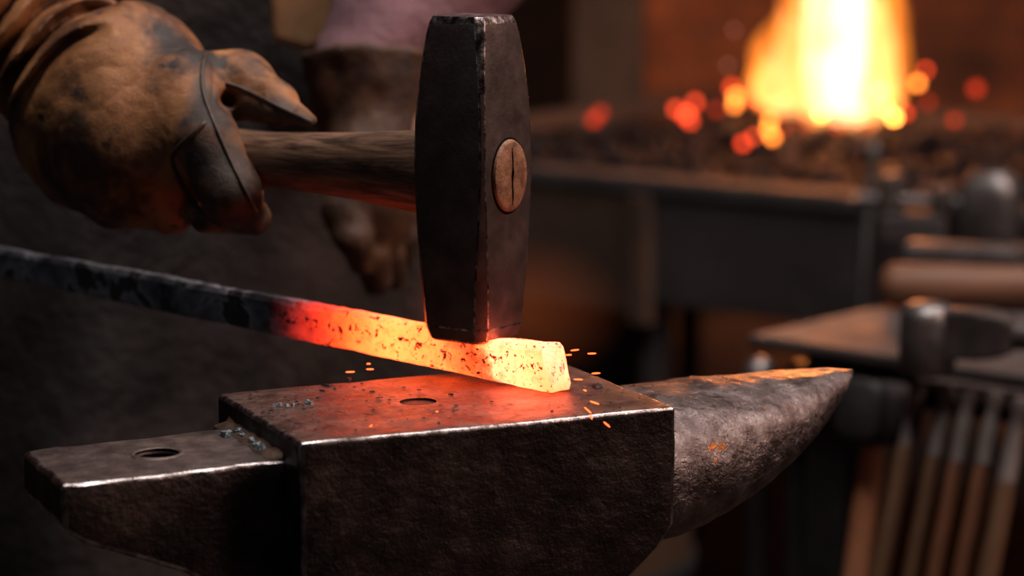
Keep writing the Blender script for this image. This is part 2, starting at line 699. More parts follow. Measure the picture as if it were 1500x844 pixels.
# blue grey clusters: on the face at the left, and in the corner of the heel
for n_, (pxs, z0, sz, lab, grp) in enumerate((
        ([(400 + 6 * k + rg.uniform(-3, 3), 594 + rg.uniform(-4, 4)) for k in range(10)], FACE, 0.0018, 'blue grey scale crumb lying in the patch at the left of the anvil face', 'blue grey crumbs on the face'),
        ([(350 + rg.uniform(-7, 8), 641 + rg.uniform(-6, 5)) for k in range(9)] + [(362 + 3.2 * k, 646 + 2.6 * k) for k in range(7)] + [(325 + 3 * k, 640 + rg.uniform(-4, 2)) for k in range(5)], STUMP_Z + HZ, 0.0028, 'blue grey scale crumb piled on the heel against the anvil step', 'blue grey crumbs on the heel'))):
    for k, (px, py) in enumerate(pxs):
        o = flake('scale_crumb', sz * rg.uniform(0.55, 1.25), M['scale_blue'], 60 + n_ * 40 + k, 0.75)
        q = PZ(px, py, z0)
        o.location = (q.x, q.y, z0 + 0.0002)
        o.rotation_euler = (rg.uniform(-.25, .25), rg.uniform(-.25, .25), rg.uniform(0, 6))
        tag(o, lab, 'scale crumb', grp)

# ------------------------------------------------------------------ stump under the anvil
M['stump'] = surf('grey_stump_wood', [(0.3, (0.03, 0.018, 0.012)), (0.7, (0.13, 0.075, 0.045))], 12, (0.7, 0.9), 0, ((40, 0.6, 0.004),), stretch=(1, 1, 0.15))
sc_ = A2W(L / 2, W / 2, 0)
stump = empty('anvil_stump', (sc_.x, sc_.y, 0), 0.3, 'round wooden stump carrying the anvil', 'stump')
rs = []
for z in (0.0, 0.02, 0.2, 0.4, STUMP_Z - 0.012, STUMP_Z - 0.002):
    rs.append([((0.155 + 0.006 * math.sin(5 * a) + 0.004 * math.sin(11 * a + z * 6) + (0.015 if z < .03 else 0) - (0.006 if z > STUMP_Z - 0.01 else 0)) * math.cos(a),
                (0.155 + 0.006 * math.sin(5 * a) + 0.004 * math.sin(11 * a + z * 6) + (0.015 if z < .03 else 0) - (0.006 if z > STUMP_Z - 0.01 else 0)) * math.sin(a), z) for a in [2 * PI * k / 48 for k in range(48)]])
rings('log', rs, M['stump'], stump)
for z in (0.12, 0.42):
    n = 48
    r2 = []
    for rr_, zz in ((0.166, z), (0.171, z + 0.001), (0.171, z + 0.034), (0.166, z + 0.035)):
        r2.append([(rr_ * math.cos(2 * PI * k / n), rr_ * math.sin(2 * PI * k / n), zz) for k in range(n)])
    rings('iron_hoop', r2, M['anvil'], stump, cap=False)

# ================================================================== HOT BAR
B_tip = P(806, 581, 1.10)
B_far = P(0, 411, 1.335)
bx = (B_far - B_tip).normalized()
by = Vector((0, 0, 1)).cross(bx)
if by.y < 0:
    by = -by
by.normalize()
bz = bx.cross(by)
if bz.z < 0:
    bz = -bz
B_LEN = 0.62
BH, BT = 0.0192, 0.0105
# the hot steel: emission runs from black through red and orange to yellow white along the bar
m, t, out = nt('hot_steel_bar')
v = coords(t)
sx = t.nodes.new('ShaderNodeSeparateXYZ'); t.links.new(v, sx.inputs[0])
n1 = noise(t, v, 90, 4, 0.6)
n2 = noise(t, v, 260, 4, 0.6)
zf = math_n(t, 'MULTIPLY', sx.outputs[2], 0.55)
d = math_n(t, 'ADD', sx.outputs[0], math_n(t, 'MULTIPLY', math_n(t, 'SUBTRACT', n1, 0.5), 0.022))
fac = math_n(t, 'DIVIDE', d, 0.177)
heat = ramp(t, fac, [(0.0, (1.0, 0.125, 0.04)), (0.20, (1.0, 0.135, 0.055)), (0.26, (1.0, 0.105, 0.024)), (0.58, (1.0, 0.115, 0.023)), (0.70, (1.0, 0.068, 0.010)), (0.79, (0.95, 0.04, 0.009)), (0.87, (0.60, 0.024, 0.014)), (0.94, (0.16, 0.010, 0.009)), (1.0, (0, 0, 0))])
stg = ramp(t, fac, [(0.0, 0.8), (0.08, 1.0), (0.21, 1.0), (0.255, 0.66), (0.33, 0.66), (0.54, 0.86), (0.68, 0.55), (0.79, 0.22), (0.9, 0.085), (1.0, 0.0)])
# scale: dark flecks, larger darker-orange skins, a ragged band of cooling scale
fl = ramp(t, noise(t, v, 150, 3, 0.6, 0.3), [(0.345, 0.03), (0.372, 1.0)])
fl2 = ramp(t, noise(t, v, 480, 2, 0.5), [(0.31, 0.1), (0.345, 1.0)])
skin = ramp(t, n2, [(0.36, 0.82), (0.5, 1.0)])
mid = math_n(t, 'SUBTRACT', 1.0, math_n(t, 'DIVIDE', math_n(t, 'ABSOLUTE', math_n(t, 'SUBTRACT', sx.outputs[2], 0.0105)), 0.0055), clamp=True)
fl3 = ramp(t, math_n(t, 'SUBTRACT', noise(t, v, 300, 3, 0.6, 0.4), math_n(t, 'MULTIPLY', mid, 0.11)), [(0.315, 0.06), (0.345, 1.0)])
fleck = math_n(t, 'MULTIPLY', math_n(t, 'MULTIPLY', math_n(t, 'MULTIPLY', fl, fl2), fl3), skin)
vband = coords(t, 1, 1, 1)
wv = math_n(t, 'ADD', math_n(t, 'SUBTRACT', sx.outputs[0], math_n(t, 'MULTIPLY', sx.outputs[2], 0.75)), math_n(t, 'MULTIPLY', math_n(t, 'SUBTRACT', noise(t, v, 120, 4, 0.6), 0.5), 0.03))
band = ramp(t, wv, [(0.030, 1.0), (0.033, 0.10), (0.036, 0.34), (0.05, 0.66), (0.056, 1.0)])
tot = math_n(t, 'MULTIPLY', math_n(t, 'MULTIPLY', stg, fleck), band)
strength = math_n(t, 'MULTIPLY', tot, 8.0)
cool = ramp(t, noise(t, v, 42, 4, 0.55, 0.5), [(0.35, (0.05, 0.055, 0.07)), (0.45, (0.18, 0.20, 0.245)), (0.53, (0.27, 0.30, 0.36)), (0.56, (0.42, 0.47, 0.54)), (0.60, (0.07, 0.07, 0.085)), (0.68, (0.06, 0.065, 0.08)), (0.75, (0.3, 0.33, 0.38))])
b = N(t, 'ShaderNodeBsdfPrincipled', Metallic=0.35)
t.links.new(cool, b.inputs['Base Color'])
t.links.new(ramp(t, n1, [(0.3, 0.35), (0.7, 0.55)]), b.inputs['Roughness'])
# scale darkens the colour of the glow towards red where it is thick
hc = mixc(t, math_n(t, 'SUBTRACT', 1.0, tot, clamp=True), heat, (1.0, 0.055, 0.008))
hc = mixc(t, ramp(t, fac, [(0.55, 0.0), (0.75, 1.0)]), hc, heat)
t.links.new(hc, b.inputs['Emission Color'])
t.links.new(strength, b.inputs['Emission Strength'])
t.links.new(bump(t, noise(t, v, 240, 5, 0.6), 0.5, 0.0015), b.inputs['Normal'])
t.links.new(b.outputs[0], out.inputs[0])
M['hot'] = m

secs = []
NX = 90
for i in range(NX + 1):
    x = B_LEN * (i / NX) ** 1.35
    hgt, th, z0, y0 = BH * (1 - 0.17 * min(1, (x / 0.36) ** 2)), BT, 0.0, 0.0
    e = math.exp(-x / 0.03)
    hgt += 0.0012 * e
    th += 0.0055 * e
    # hammered down a little under the hammer face
    hgt -= 0.0028 * math.exp(-((x - 0.052) / 0.016) ** 2)
    sl = 0.0065 * max(0, 1 - x / 0.012)              # end face leans back towards the top
    c = 0.0022
    ring = []
    for (yy, zz) in ((c, 0), (th - c, 0), (th, c), (th, hgt - c), (th - c, hgt), (c, hgt), (0, hgt - c), (0, c)):
        ring.append((x + sl * (zz / hgt), yy + y0, zz + z0))
    secs.append(ring)
# blunt rounded end
endr = [(p[0] - 0.0012, 0.0075 + (p[1] - 0.0075) * 0.82, 0.0098 + (p[2] - 0.0098) * 0.86) for p in secs[0]]
bar = rings('hot_steel_bar', [endr] + secs, M['hot'], None, smooth=False)
densify(bar, 0.006)
wobble(bar, 0.0006, 60, 31)
wobble(bar, 0.0004, 260, 35)
smooth_auto(bar, 38)
bar.matrix_world = Matrix(((bx.x, by.x, bz.x, B_tip.x), (bx.y, by.y, bz.y, B_tip.y), (bx.z, by.z, bz.z, B_tip.z + 0.0012), (0, 0, 0, 1)))
tag(bar, 'long flat steel bar glowing yellow at its tip under the hammer, blue black further left', 'steel bar')

# ================================================================== HAMMER
HD = 1.128
hc_ = P(693, 262, HD)
HB = 0.8190                                   # bottom of the head, on the bar
H_ROT = math.radians(-35.0)                   # handle axis (local +x) points right and a little towards us
hammer = empty('hammer', (hc_.x, hc_.y, HB), H_ROT,
               'black square faced sledge hammer with worn wooden handle standing on the hot bar', 'hammer')
PXM = F / HD
zpx = lambda y: (500 - y) / PXM * 1.018       # height above the bottom face from a picture row
#        row, half side (px of silhouette/1.388/2), chamfer
rows = [(500, 46.0, 13), (497, 50.0, 13), (478, 55.5, 14), (440, 57.8, 14), (400, 59.5, 12.5), (350, 60.8, 9.5), (300, 61.5, 7), (262, 61.8, 5.5), (220, 61.4, 5), (180, 60.3, 5),
        (140, 57.8, 5.5), (100, 54.8, 7), (60, 50.8, 9), (42, 48.0, 10), (33, 44.0, 10)]
sec = []
for (y, hs, ch) in rows:
    s, c = hs * 1.035 / PXM, ch * 1.05 / PXM
    z = zpx(y)
    sec.append([(s, -s + c, z), (s, s - c, z), (s - c, s, z), (-s + c, s, z), (-s, s - c, z), (-s, -s + c, z), (-s + c, -s, z), (s - c, -s, z)])
head = rings('head', sec, [M['head'], M['head_edge']], hammer, smooth=False)
for p_ in head.data.polygons:
    n_ = p_.normal
    corner = abs(abs(n_.x) - abs(n_.y)) < 0.35 and abs(n_.z) < 0.6
    if (corner and p_.center.z > zpx(150)) or (p_.center.z > zpx(40) and len(p_.vertices) > 3):
        p_.material_index = 1
bevel(head, 0.0005, 2, 1, 12)
apply_mods(head)
smooth_auto(head, 25)
tag(head, 'black forged steel head with rubbed bright edges')

# handle: oval hickory, swells where it enters the head, shows end grain in the eye
ze = zpx(260)
hsec = []
prof = [(-0.285, 0.0140, 0.0105), (-0.27, 0.0165, 0.0125), (-0.20, 0.0155, 0.012), (-0.15, 0.0142, 0.0115), (-0.118, 0.0136, 0.0112), (-0.09, 0.0148, 0.0118), (-0.068, 0.0162, 0.0122), (-0.045, 0.0182, 0.0128), (-0.030, 0.0195, 0.0132), (-0.019, 0.0204, 0.0132)]
for x, a, bq in prof:
    off = -0.0012 if x < -0.1 else (-0.0011 if x > -0.05 else -0.0008)
    hsec.append([(x, bq * math.cos(2 * PI * k / 32), ze + off + a * math.sin(2 * PI * k / 32)) for k in range(32)])
handle = rings('handle', hsec, M['handle'], hammer)
smooth_auto(handle, 40)
sfx = 61.8 * 1.035 / PXM
er, ez_ = 0.0128, 0.0166
eye = rings('eye_plug', [[(x, er * s_ * math.cos(2 * PI * k / 40), ze + 0.0004 + ez_ * s_ * math.sin(2 * PI * k / 40)) for k in range(40)]
                         for x, s_ in ((sfx - 0.006, 1.0), (sfx + 0.0006, 1.0), (sfx + 0.0014, 0.97), (sfx + 0.0018, 0.9), (sfx + 0.0019, 0.5))], M['eye_wood'], hammer)
tag(eye, 'reddish end grain of the handle in the eye, split by a wedge')
smooth_auto(eye, 40)
ring = rings('eye_gap', [[(x, (er + d_) * math.cos(2 * PI * k / 40), ze + 0.0004 + (ez_ + d_) * math.sin(2 * PI * k / 40)) for k in range(40)]
                         for x, d_ in ((sfx - 0.002, 0.0), (sfx + 0.0003, 0.0002), (sfx + 0.0003, 0.0009), (sfx - 0.002, 0.0010))], M['black'], hammer, cap=False)
tag(ring, 'dark gap round the handle end')
wpts = [(sfx + 0.0019, 0.0003 + 0.00025 * math.sin(k * 1.3), ze - 0.0130 + 0.0262 * k / 9) for k in range(10)]
wedge = tube('wedge_slit', wpts, [0.0002, 0.0004, 0.0005, 0.0004, 0.0005, 0.0008, 0.0004, 0.0004, 0.0004, 0.0002], M['black'], hammer, 6)
tag(wedge, 'dark wedge line across the end grain')
# ================================================================== PERSON
person = empty('person', (-0.24, 1.70, 0.0), 0.0,
               'person in a brown work glove, mauve shirt and dark leather apron swinging the hammer', 'person')
PO = np.array((-0.24, 1.70, 0.0))


def axis_depth(px):
    k = (px - 750) / F
    s = -(0.0179 + k * HD) / (0.82 + k * 0.5626)
    return HD + 0.5626 * s


def G(px, py, dd=0.0):
    return np.array(P(px, py, axis_depth(px) + dd))


RP = 1 / 2880.0
wrist = np.array(P(40, 40, 1.30))
elbow_r = np.array((-0.47, 1.50, 1.10))
sh_r = np.array((-0.44, 1.70, 1.40)); sh_l = np.array((-0.05, 1.72, 1.40))
fax = (elbow_r - wrist) / np.linalg.norm(elbow_r - wrist)
gc = G(190, 190, 0.0)


def glove_sdf(p):
    d = sd_ell(p, G(180, 150, -0.002), (138 * RP, 0.043, 152 * RP))
    d = smin(d, sd_ell(p, G(215, 215, -0.010), (120 * RP, 0.036, 120 * RP)), 0.018)
    d = smin(d, sd_ell(p, G(120, 195, -0.004), (92 * RP, 0.036, 110 * RP)), 0.018)
    # index finger: knuckle, middle joint, tip curled under the handle
    d = smin(d, sd_cone(p, G(280, 125, -0.010), G(300, 205, -0.024), 42 * RP, 42 * RP), 0.022)
    fi = sd_cone(p, G(303, 208, -0.026), G(338, 285, -0.022), 45 * RP, 42 * RP)
    fi = smin(fi, sd_cone(p, G(338, 285, -0.022), G(362, 312, 0.000), 39 * RP, 27 * RP), 0.008)
    d = smin(d, fi, 0.006)
    # the other fingers stacked along the handle
    for (a, b, c, r) in (((215, 150), (205, 245), (250, 312), 46), ((140, 160), (128, 242), (165, 302), 46), ((80, 160), (72, 212), (100, 268), 40)):
        f = sd_cone(p, G(*a, -0.014), G(*b, -0.022), r * RP, r * RP)
        f = smin(f, sd_cone(p, G(*b, -0.022), G(*c, -0.010), r * RP, r * 0.72 * RP), 0.006)
        d = smin(d, f, 0.007)
    # fingertips rolled below the handle
    d = smin(d, sd_cone(p, G(300, 322, -0.006), G(375, 322, 0.006), 20 * RP, 22 * RP), 0.006)
    # thumb along the far top of the handle
    th = sd_cone(p, G(318, 118, 0.012), G(352, 122, 0.022), 42 * RP, 45 * RP)
    th = smin(th, sd_cone(p, G(352, 126, 0.022), G(402, 150, 0.020), 44 * RP, 29 * RP), 0.010)
    th = smin(th, sd_cone(p, G(402, 150, 0.020), G(458, 176, 0.014), 29 * RP, 7 * RP), 0.008)
    th = smin(th, smin(sd_cone(p, G(350, 142, 0.016), G(405, 163, 0.010), 32 * RP, 18 * RP), sd_cone(p, G(405, 163, 0.010), G(452, 179, 0.008), 18 * RP, 7 * RP), 0.006), 0.004)
    d = smin(d, th, 0.005)
    # notch between thumb and index finger
    d = smax(d, -sd_cone(p, G(330, 150, -0.040), G(333, 145, 0.002), 8 * RP, 9 * RP), 0.004)
    # cuff
    cf = sd_cone(p, G(120, 120, 0.004), wrist, 118 * RP, 118 * RP)
    cf = smin(cf, sd_cone(p, wrist, wrist + fax * 0.13, 116 * RP, 150 * RP), 0.02)
    d = smin(d, cf, 0.016)
    # rings of slack leather round the wrist
    q = p - gc
    q = np.stack([q[..., 0], q[..., 1] * 0.45, q[..., 2]], -1)
    al = np.linalg.norm(q, axis=-1) + 0.006 * vnoise(p, 24, 3) + 0.0013 * vnoise(p, 60, 5)
    side = np.clip((q @ np.array((-0.72, 0.0, 0.69))) / (np.linalg.norm(q, axis=-1) + 1e-6) * 6.0 - 4.3, 0, 1)
    for R, w, a in ((0.0515, 0.0038, 0.0045), (0.0635, 0.0044, 0.0085), (0.0770, 0.0048, 0.0100), (0.0905, 0.0045, 0.011), (0.105, 0.005, 0.011), (0.121, 0.005, 0.011), (0.138, 0.005, 0.01), (0.156, 0.005, 0.01)):
        d = d + side * a * np.exp(-((al - R) / w) ** 2) - side * 0.0028 * np.exp(-((al - R - 0.0065) / 0.004) ** 2)
    return d


lo = np.minimum.reduce([G(-20, 380, -0.07), wrist + fax * 0.11 - 0.09, G(480, 380, -0.07)])
hi = np.maximum.reduce([G(490, -20, 0.07), wrist + fax * 0.11 + 0.08])
gv, gf = nets(glove_sdf, lo, hi, 0.0014)
gn = vnormals(gv, gf)
# broad slack of the leather and finger-side creases, in the shape itself
cre = 1 - np.abs(fbm(gv * np.array((1.0, 1.0, 0.6)), 36, 21, 2))
rad_ = np.linalg.norm((gv - G(230, 240, 0.0)) * np.array((1, 0.6, 1)), axis=1) + 0.010 * fbm(gv, 35, 51, 2)
wr = np.abs(np.sin(rad_ * 520)) ** 0.6 * np.clip(fbm(gv, 30, 61, 2) * 2.2 + 0.15, 0, 1)
disp = 0.0009 * fbm(gv, 34, 2, 2) + 0.00012 * fbm(gv, 150, 4, 2) + 0.00022 * (wr - 0.5) - 0.0007 * np.clip((cre - 0.86) / 0.14, 0, 1) ** 1.5 - 0.00022 * np.clip((1 - np.abs(fbm(gv, 110, 31, 2)) - 0.85) / 0.15, 0, 1)
gv = gv + gn * disp[:, None]
glove = np_obj('glove', gv - PO, gf, M['leather'], person)
tag(glove, 'worn brown leather work glove gripping the hammer handle')
g_bvh = BVHTree.FromPolygons([tuple(x) for x in gv], [tuple(int(i) for i in f) for f in gf])


def on_glove(px, py, lift=0.0):
    o = Vector((0, 0, CZ))
    d = (P(px, py, 1.0) - o).normalized()
    h = g_bvh.ray_cast(o, d)
    return (h[0] - d * lift) if h[0] else None


def resample(pts, n):
    """smooth curve through the given points"""
    pts = [Vector(p) for p in pts]
    ext = [pts[0] * 2 - pts[1]] + pts + [pts[-1] * 2 - pts[-2]]
    out_ = []
    m_ = len(pts) - 1
    for i in range(m_):
        p0, p1, p2, p3 = ext[i:i + 4]
        for k in range(n):
            s = k / n
            out_.append(0.5 * ((2 * p1) + (p2 - p0) * s + (2 * p0 - 5 * p1 + 4 * p2 - p3) * s * s + (3 * p1 - p0 - 3 * p2 + p3) * s ** 3))
    out_.append(pts[-1])
    return out_


def seam(pix, r, label, mat='seam', name='seam'):
    pp = resample([Vector((a, b, 0)) for a, b in pix], 7)
    pts = []
    for q in pp:
        h = on_glove(q.x, q.y, r * 0.25)
        if h is None:
            continue
        if pts and (h - pts[-1]).length > 0.012:
            if len(pts) > 12:
                break
            pts = []
        pts.append(h)
    if len(pts) < 4:
        return
    pts = [pts[0]] + [(pts[i - 1] + pts[i] * 2 + pts[i + 1]) / 4 for i in range(1, len(pts) - 1)] + [pts[-1]]
    pts = [p - Vector(PO) for p in pts]
    o = tube(name, pts, [r * (0.35 if i in (0, len(pts) - 1) else 1) for i in range(len(pts))], M[mat], glove, 8)
    tag(o, label)


seam([(318, 62), (302, 78), (296, 105), (299, 140), (318, 190), (338, 235), (362, 285), (378, 318)], 0.0011, 'dark seam down the side of the index finger')
seam([(330, 122), (350, 128), (378, 141), (405, 155), (432, 168), (458, 180)], 0.0011, 'dark seam along the thumb')
seam([(302, 178), (280, 198), (258, 220), (253, 236), (262, 262), (280, 292), (305, 318), (325, 332)], 0.0012, 'folded edge of the darker finger patch')

# wear mask: dark leather on the curled index finger, the thumb side and a few blotches
gm = glove.data
f1 = np.minimum.reduce([sd_cone(gv, G(312, 120, -0.026), G(308, 205, -0.030), 22 * RP, 38 * RP), sd_cone(gv, G(300, 205, -0.030), G(345, 292, -0.026), 40 * RP, 44 * RP), sd_cone(gv, G(345, 292, -0.022), G(372, 318, 0.0), 40 * RP, 34 * RP)])
f2 = np.minimum.reduce([sd_cone(gv, G(338, 165, 0.000), G(402, 172, 0.004), 26 * RP, 20 * RP), sd_cone(gv, G(402, 164, 0.008), G(460, 180, 0.008), 20 * RP, 9 * RP)])
nz = fbm(gv, 90, 6, 2)
so = np.maximum(np.clip(0.75 - (f1 + 0.004 * nz) / 0.007, 0, 1), 0.85 * np.clip(0.6 - (f2 + 0.004 * nz) / 0.006, 0, 1))
at = gm.attributes.new('soot', 'FLOAT', 'POINT')
at.data.foreach_set('value', so.astype(np.float32)); gm.update()

# ---------------------------------------------------------------- body under the clothes, one continuous surface
hipc = np.array((-0.24, 1.72, 0.95))
elbow_l = np.array((0.03, 1.63, 1.09))
wrist_l = np.array(P(545, 100, 1.49))
hand_l = np.array(P(545, 290, 1.48))


def body_sdf(p):
    d = sd_ell(p, (-0.245, 1.71, 1.24), (0.17, 0.11, 0.23))
    d = smin(d, sd_ell(p, (-0.24, 1.72, 0.97), (0.165, 0.11, 0.15)), 0.08)
    d = smin(d, sd_cone(p, (-0.42, 1.71, 1.40), (-0.07, 1.72, 1.40), 0.06, 0.06), 0.06)
    d = smin(d, sd_cone(p, (-0.245, 1.70, 1.42), (-0.245, 1.665, 1.54), 0.062, 0.056), 0.04)
    # head bowed towards the work
    d = smin(d, sd_ell(p, (-0.235, 1.63, 1.645), (0.077, 0.095, 0.112)), 0.02)
    d = smin(d, sd_ell(p, (-0.228, 1.575, 1.575), (0.052, 0.05, 0.05)), 0.03)
    d = smin(d, sd_cone(p, (-0.226, 1.545, 1.64), (-0.224, 1.515, 1.605), 0.010, 0.017), 0.012)
    for s in (-1, 1):
        d = smin(d, sd_ell(p, (-0.235 + s * 0.077, 1.645, 1.63), (0.012, 0.022, 0.032)), 0.006)
        d = smax(d, -sd_ell(p, (-0.228 + s * 0.032, 1.532, 1.645), (0.017, 0.012, 0.010)), 0.012)
        d = smin(d, sd_ell(p, (-0.228 + s * 0.032, 1.551, 1.643), (0.0135, 0.013, 0.0125)), 0.003)
    d = smax(d, -sd_cone(p, (-0.248, 1.522, 1.573), (-0.206, 1.522, 1.573), 0.004, 0.004), 0.004)
    for (a, e, w_, h) in ((sh_r, elbow_r, wrist, None), (sh_l, elbow_l, wrist_l, hand_l)):
        d = smin(d, sd_cone(p, a, e, 0.055, 0.042), 0.04)
        d = smin(d, sd_cone(p, e, w_, 0.043, 0.028), 0.02)
        if h is not None:
            d = smin(d, sd_cone(p, w_, w_ + (h - w_) * 0.55, 0.028, 0.034), 0.02)
        else:
            d = smin(d, sd_cone(p, w_, G(150, 140, 0.0), 0.028, 0.034), 0.02)
    for s in (-1, 1):
        hx = -0.24 + s * 0.09
        d = smin(d, sd_cone(p, (hx, 1.72, 0.90), (hx + s * 0.02, 1.69, 0.50), 0.092, 0.062), 0.05)
        d = smin(d, sd_cone(p, (hx + s * 0.02, 1.69, 0.50), (hx + s * 0.03, 1.74, 0.09), 0.062, 0.042), 0.03)
        d = smin(d, sd_cone(p, (hx + s * 0.03, 1.75, 0.05), (hx + s * 0.05, 1.58, 0.04), 0.042, 0.035), 0.03)
    return d


M['skin'] = surf('skin', [(0.3, (0.32, 0.17, 0.12)), (0.7, (0.45, 0.26, 0.19))], 14, (0.45, 0.6), 0.0, ((300, 0.2, 0.001),))
M['shirt'] = surf('mauve_work_shirt', [(0.3, (0.15, 0.075, 0.09)), (0.7, (0.26, 0.135, 0.16))], 18, (0.8, 0.95), 0.0, ((40, 0.5, 0.01), (500, 0.3, 0.001)))
M['apron'] = surf('dark_leather_apron', [(0.3, (0.006, 0.004, 0.0035)), (0.5, (0.017, 0.012, 0.011)), (0.7, (0.05, 0.037, 0.037))], 9, (0.5, 0.75), 0.0,
                  ((26, 0.5, 0.012), (220, 0.4, 0.002)), spots=[(16, 0.60, 0.72, (0.012, 0.009, 0.008))])
M['tan'] = surf('tan_suede', [(0.3, (0.15, 0.075, 0.03)), (0.7, (0.29, 0.15, 0.065))], 16, (0.75, 0.9), 0.0, ((120, 0.4, 0.003),))
M['trouser'] = surf('dark_canvas_trousers', [(0.3, (0.016, 0.013, 0.013)), (0.7, (0.045, 0.036, 0.036))], 20, (0.8, 0.95), 0.0, ((60, 0.4, 0.006),))
M['hair'] = surf('dark_hair', [(0.3, (0.012, 0.008, 0.006)), (0.7, (0.04, 0.026, 0.018))], 60, (0.4, 0.6), 0.0, ((300, 0.5, 0.002),), stretch=(1, 1, 0.2))
M['boot'] = surf('black_boot_leather', [(0.3, (0.012, 0.010, 0.009)), (0.7, (0.035, 0.028, 0.024))], 30, (0.4, 0.6), 0.0, ((200, 0.3, 0.002),))
M['glove_far'] = surf('dark_brown_gauntlet_leather', [(0.3, (0.025, 0.011, 0.006)), (0.5, (0.07, 0.031, 0.014)), (0.7, (0.14, 0.065, 0.03))], 20, (0.55, 0.75), 0.0, ((80, 0.5, 0.005),), spots=[(26, 0.6, 0.7, (0.02, 0.012, 0.008))])

v, f = nets(body_sdf, (-0.60, 1.22, -0.01), (0.14, 1.88, 1.80), 0.0105)
np_obj('body', v - PO, f, M['skin'], person)


def shirt_sdf(p):
    d = sd_ell(p, (-0.245, 1.71, 1.24), (0.19, 0.13, 0.25))
    d = smin(d, sd_ell(p, (-0.24, 1.72, 0.99), (0.185, 0.128, 0.16)), 0.08)
    d = smin(d, sd_cone(p, (-0.42, 1.71, 1.40), (-0.07, 1.72, 1.40), 0.078, 0.078), 0.06)
    d = smin(d, sd_cone(p, sh_r, elbow_r, 0.075, 0.064), 0.04)
    d = smin(d, sd_cone(p, elbow_r, elbow_r + (wrist - elbow_r) * 0.70, 0.062, 0.050), 0.02)
    d = smin(d, sd_cone(p, sh_l, elbow_l, 0.078, 0.070), 0.04)
    d = smin(d, sd_cone(p, elbow_l, wrist_l, 0.088, 0.037), 0.02)
    d = d + 0.006 * vnoise(p, 16, 3) + 0.0035 * vnoise(p * np.array((1, 1, 1.8)), 30, 8)
    d = smax(d, p[..., 2] - 1.475, 0.02)
    d = smax(d, -(p[..., 2] - 0.88) - 0.35 * 0, 0.02)
    return d


v, f = nets(shirt_sdf, (-0.62, 1.30, 0.80), (0.18, 1.90, 1.52), 0.009)
np_obj('shirt', v - PO, f, M['shirt'], person)


def trouser_sdf(p):
    d = sd_ell(p, (-0.24, 1.72, 0.95), (0.182, 0.126, 0.13))
    for s in (-1, 1):
        hx = -0.24 + s * 0.09
        d = smin(d, sd_cone(p, (hx, 1.72, 0.90), (hx + s * 0.02, 1.69, 0.50), 0.108, 0.080), 0.03)
        d = smin(d, sd_cone(p, (hx + s * 0.02, 1.69, 0.50), (hx + s * 0.03, 1.74, 0.10), 0.080, 0.070), 0.03)
    d = d + 0.006 * vnoise(p * np.array((1, 1, 1.6)), 14, 6)
    return smax(smax(d, p[..., 2] - 1.0, 0.01), 0.085 - p[..., 2], 0.01)


v, f = nets(trouser_sdf, (-0.50, 1.52, 0.05), (0.02, 1.92, 1.06), 0.011)
np_obj('trousers', v - PO, f, M['trouser'], person)
for s in (-1, 1):
    hx = -0.24 + s * 0.09

    def boot_sdf(p):
        d = sd_cone(p, (hx + s * 0.03, 1.75, 0.16), (hx + s * 0.03, 1.75, 0.06), 0.062, 0.056)
        d = smin(d, sd_cone(p, (hx + s * 0.03, 1.75, 0.045), (hx + s * 0.05, 1.57, 0.04), 0.052, 0.048), 0.03)
        return smax(d, 0.002 - p[..., 2], 0.006)
    v, f = nets(boot_sdf, (hx + s * .04 - 0.1, 1.48, -0.01), (hx + s * .04 + 0.1, 1.86, 0.26), 0.010)
    np_obj('boot', v - PO, f, M['boot'], person)


def hair_sdf(p):
    d = sd_ell(p, (-0.236, 1.645, 1.66), (0.088, 0.103, 0.115)) + 0.004 * vnoise(p, 60, 4)
    return smax(d, (1.63 - p[..., 2]) - 0.9 * (p[..., 1] - 1.60), 0.01)


v, f = nets(hair_sdf, (-0.36, 1.5, 1.5), (-0.1, 1.80, 1.82), 0.008)
np_obj('hair', v - PO, f, M['hair'], person)

# apron: a hanging hide wrapped round the front, with soft folds and real thickness
nu, nv_ = 64, 70
av, af = [], []
for j in range(nv_ + 1):
    z = 1.30 - j / nv_ * 0.88
    wdt = 0.95 if z < 1.02 else 0.95 - 0.55 * min(1, (z - 1.02) / 0.24)
    for i in range(nu + 1):
        s = (i / nu * 2 - 1) * wdt
        th = s * 1.35
        low = max(0, 0.95 - z)
        rx = 0.213 + 0.035 * low
        ry = 0.172 + 0.10 * low
        fold = 0.010 * math.sin(th * 5 + z * 3 + 0.6) * min(1, low * 3 + 0.25) + 0.006 * math.sin(th * 11 - z * 5)
        av.append((-0.24 + (rx + fold) * math.sin(th) - PO[0], 1.71 - (ry + fold) * math.cos(th) - PO[1], z))
for j in range(nv_):
    for i in range(nu):
        a = j * (nu + 1) + i
        af.append((a, a + nu + 1, a + nu + 2, a + 1))
apron = mesh_obj('apron', av, af, M['apron'], person, True)
md = apron.modifiers.new('hide', 'SOLIDIFY'); md.thickness = 0.004
tag(apron, 'dark stained leather apron')


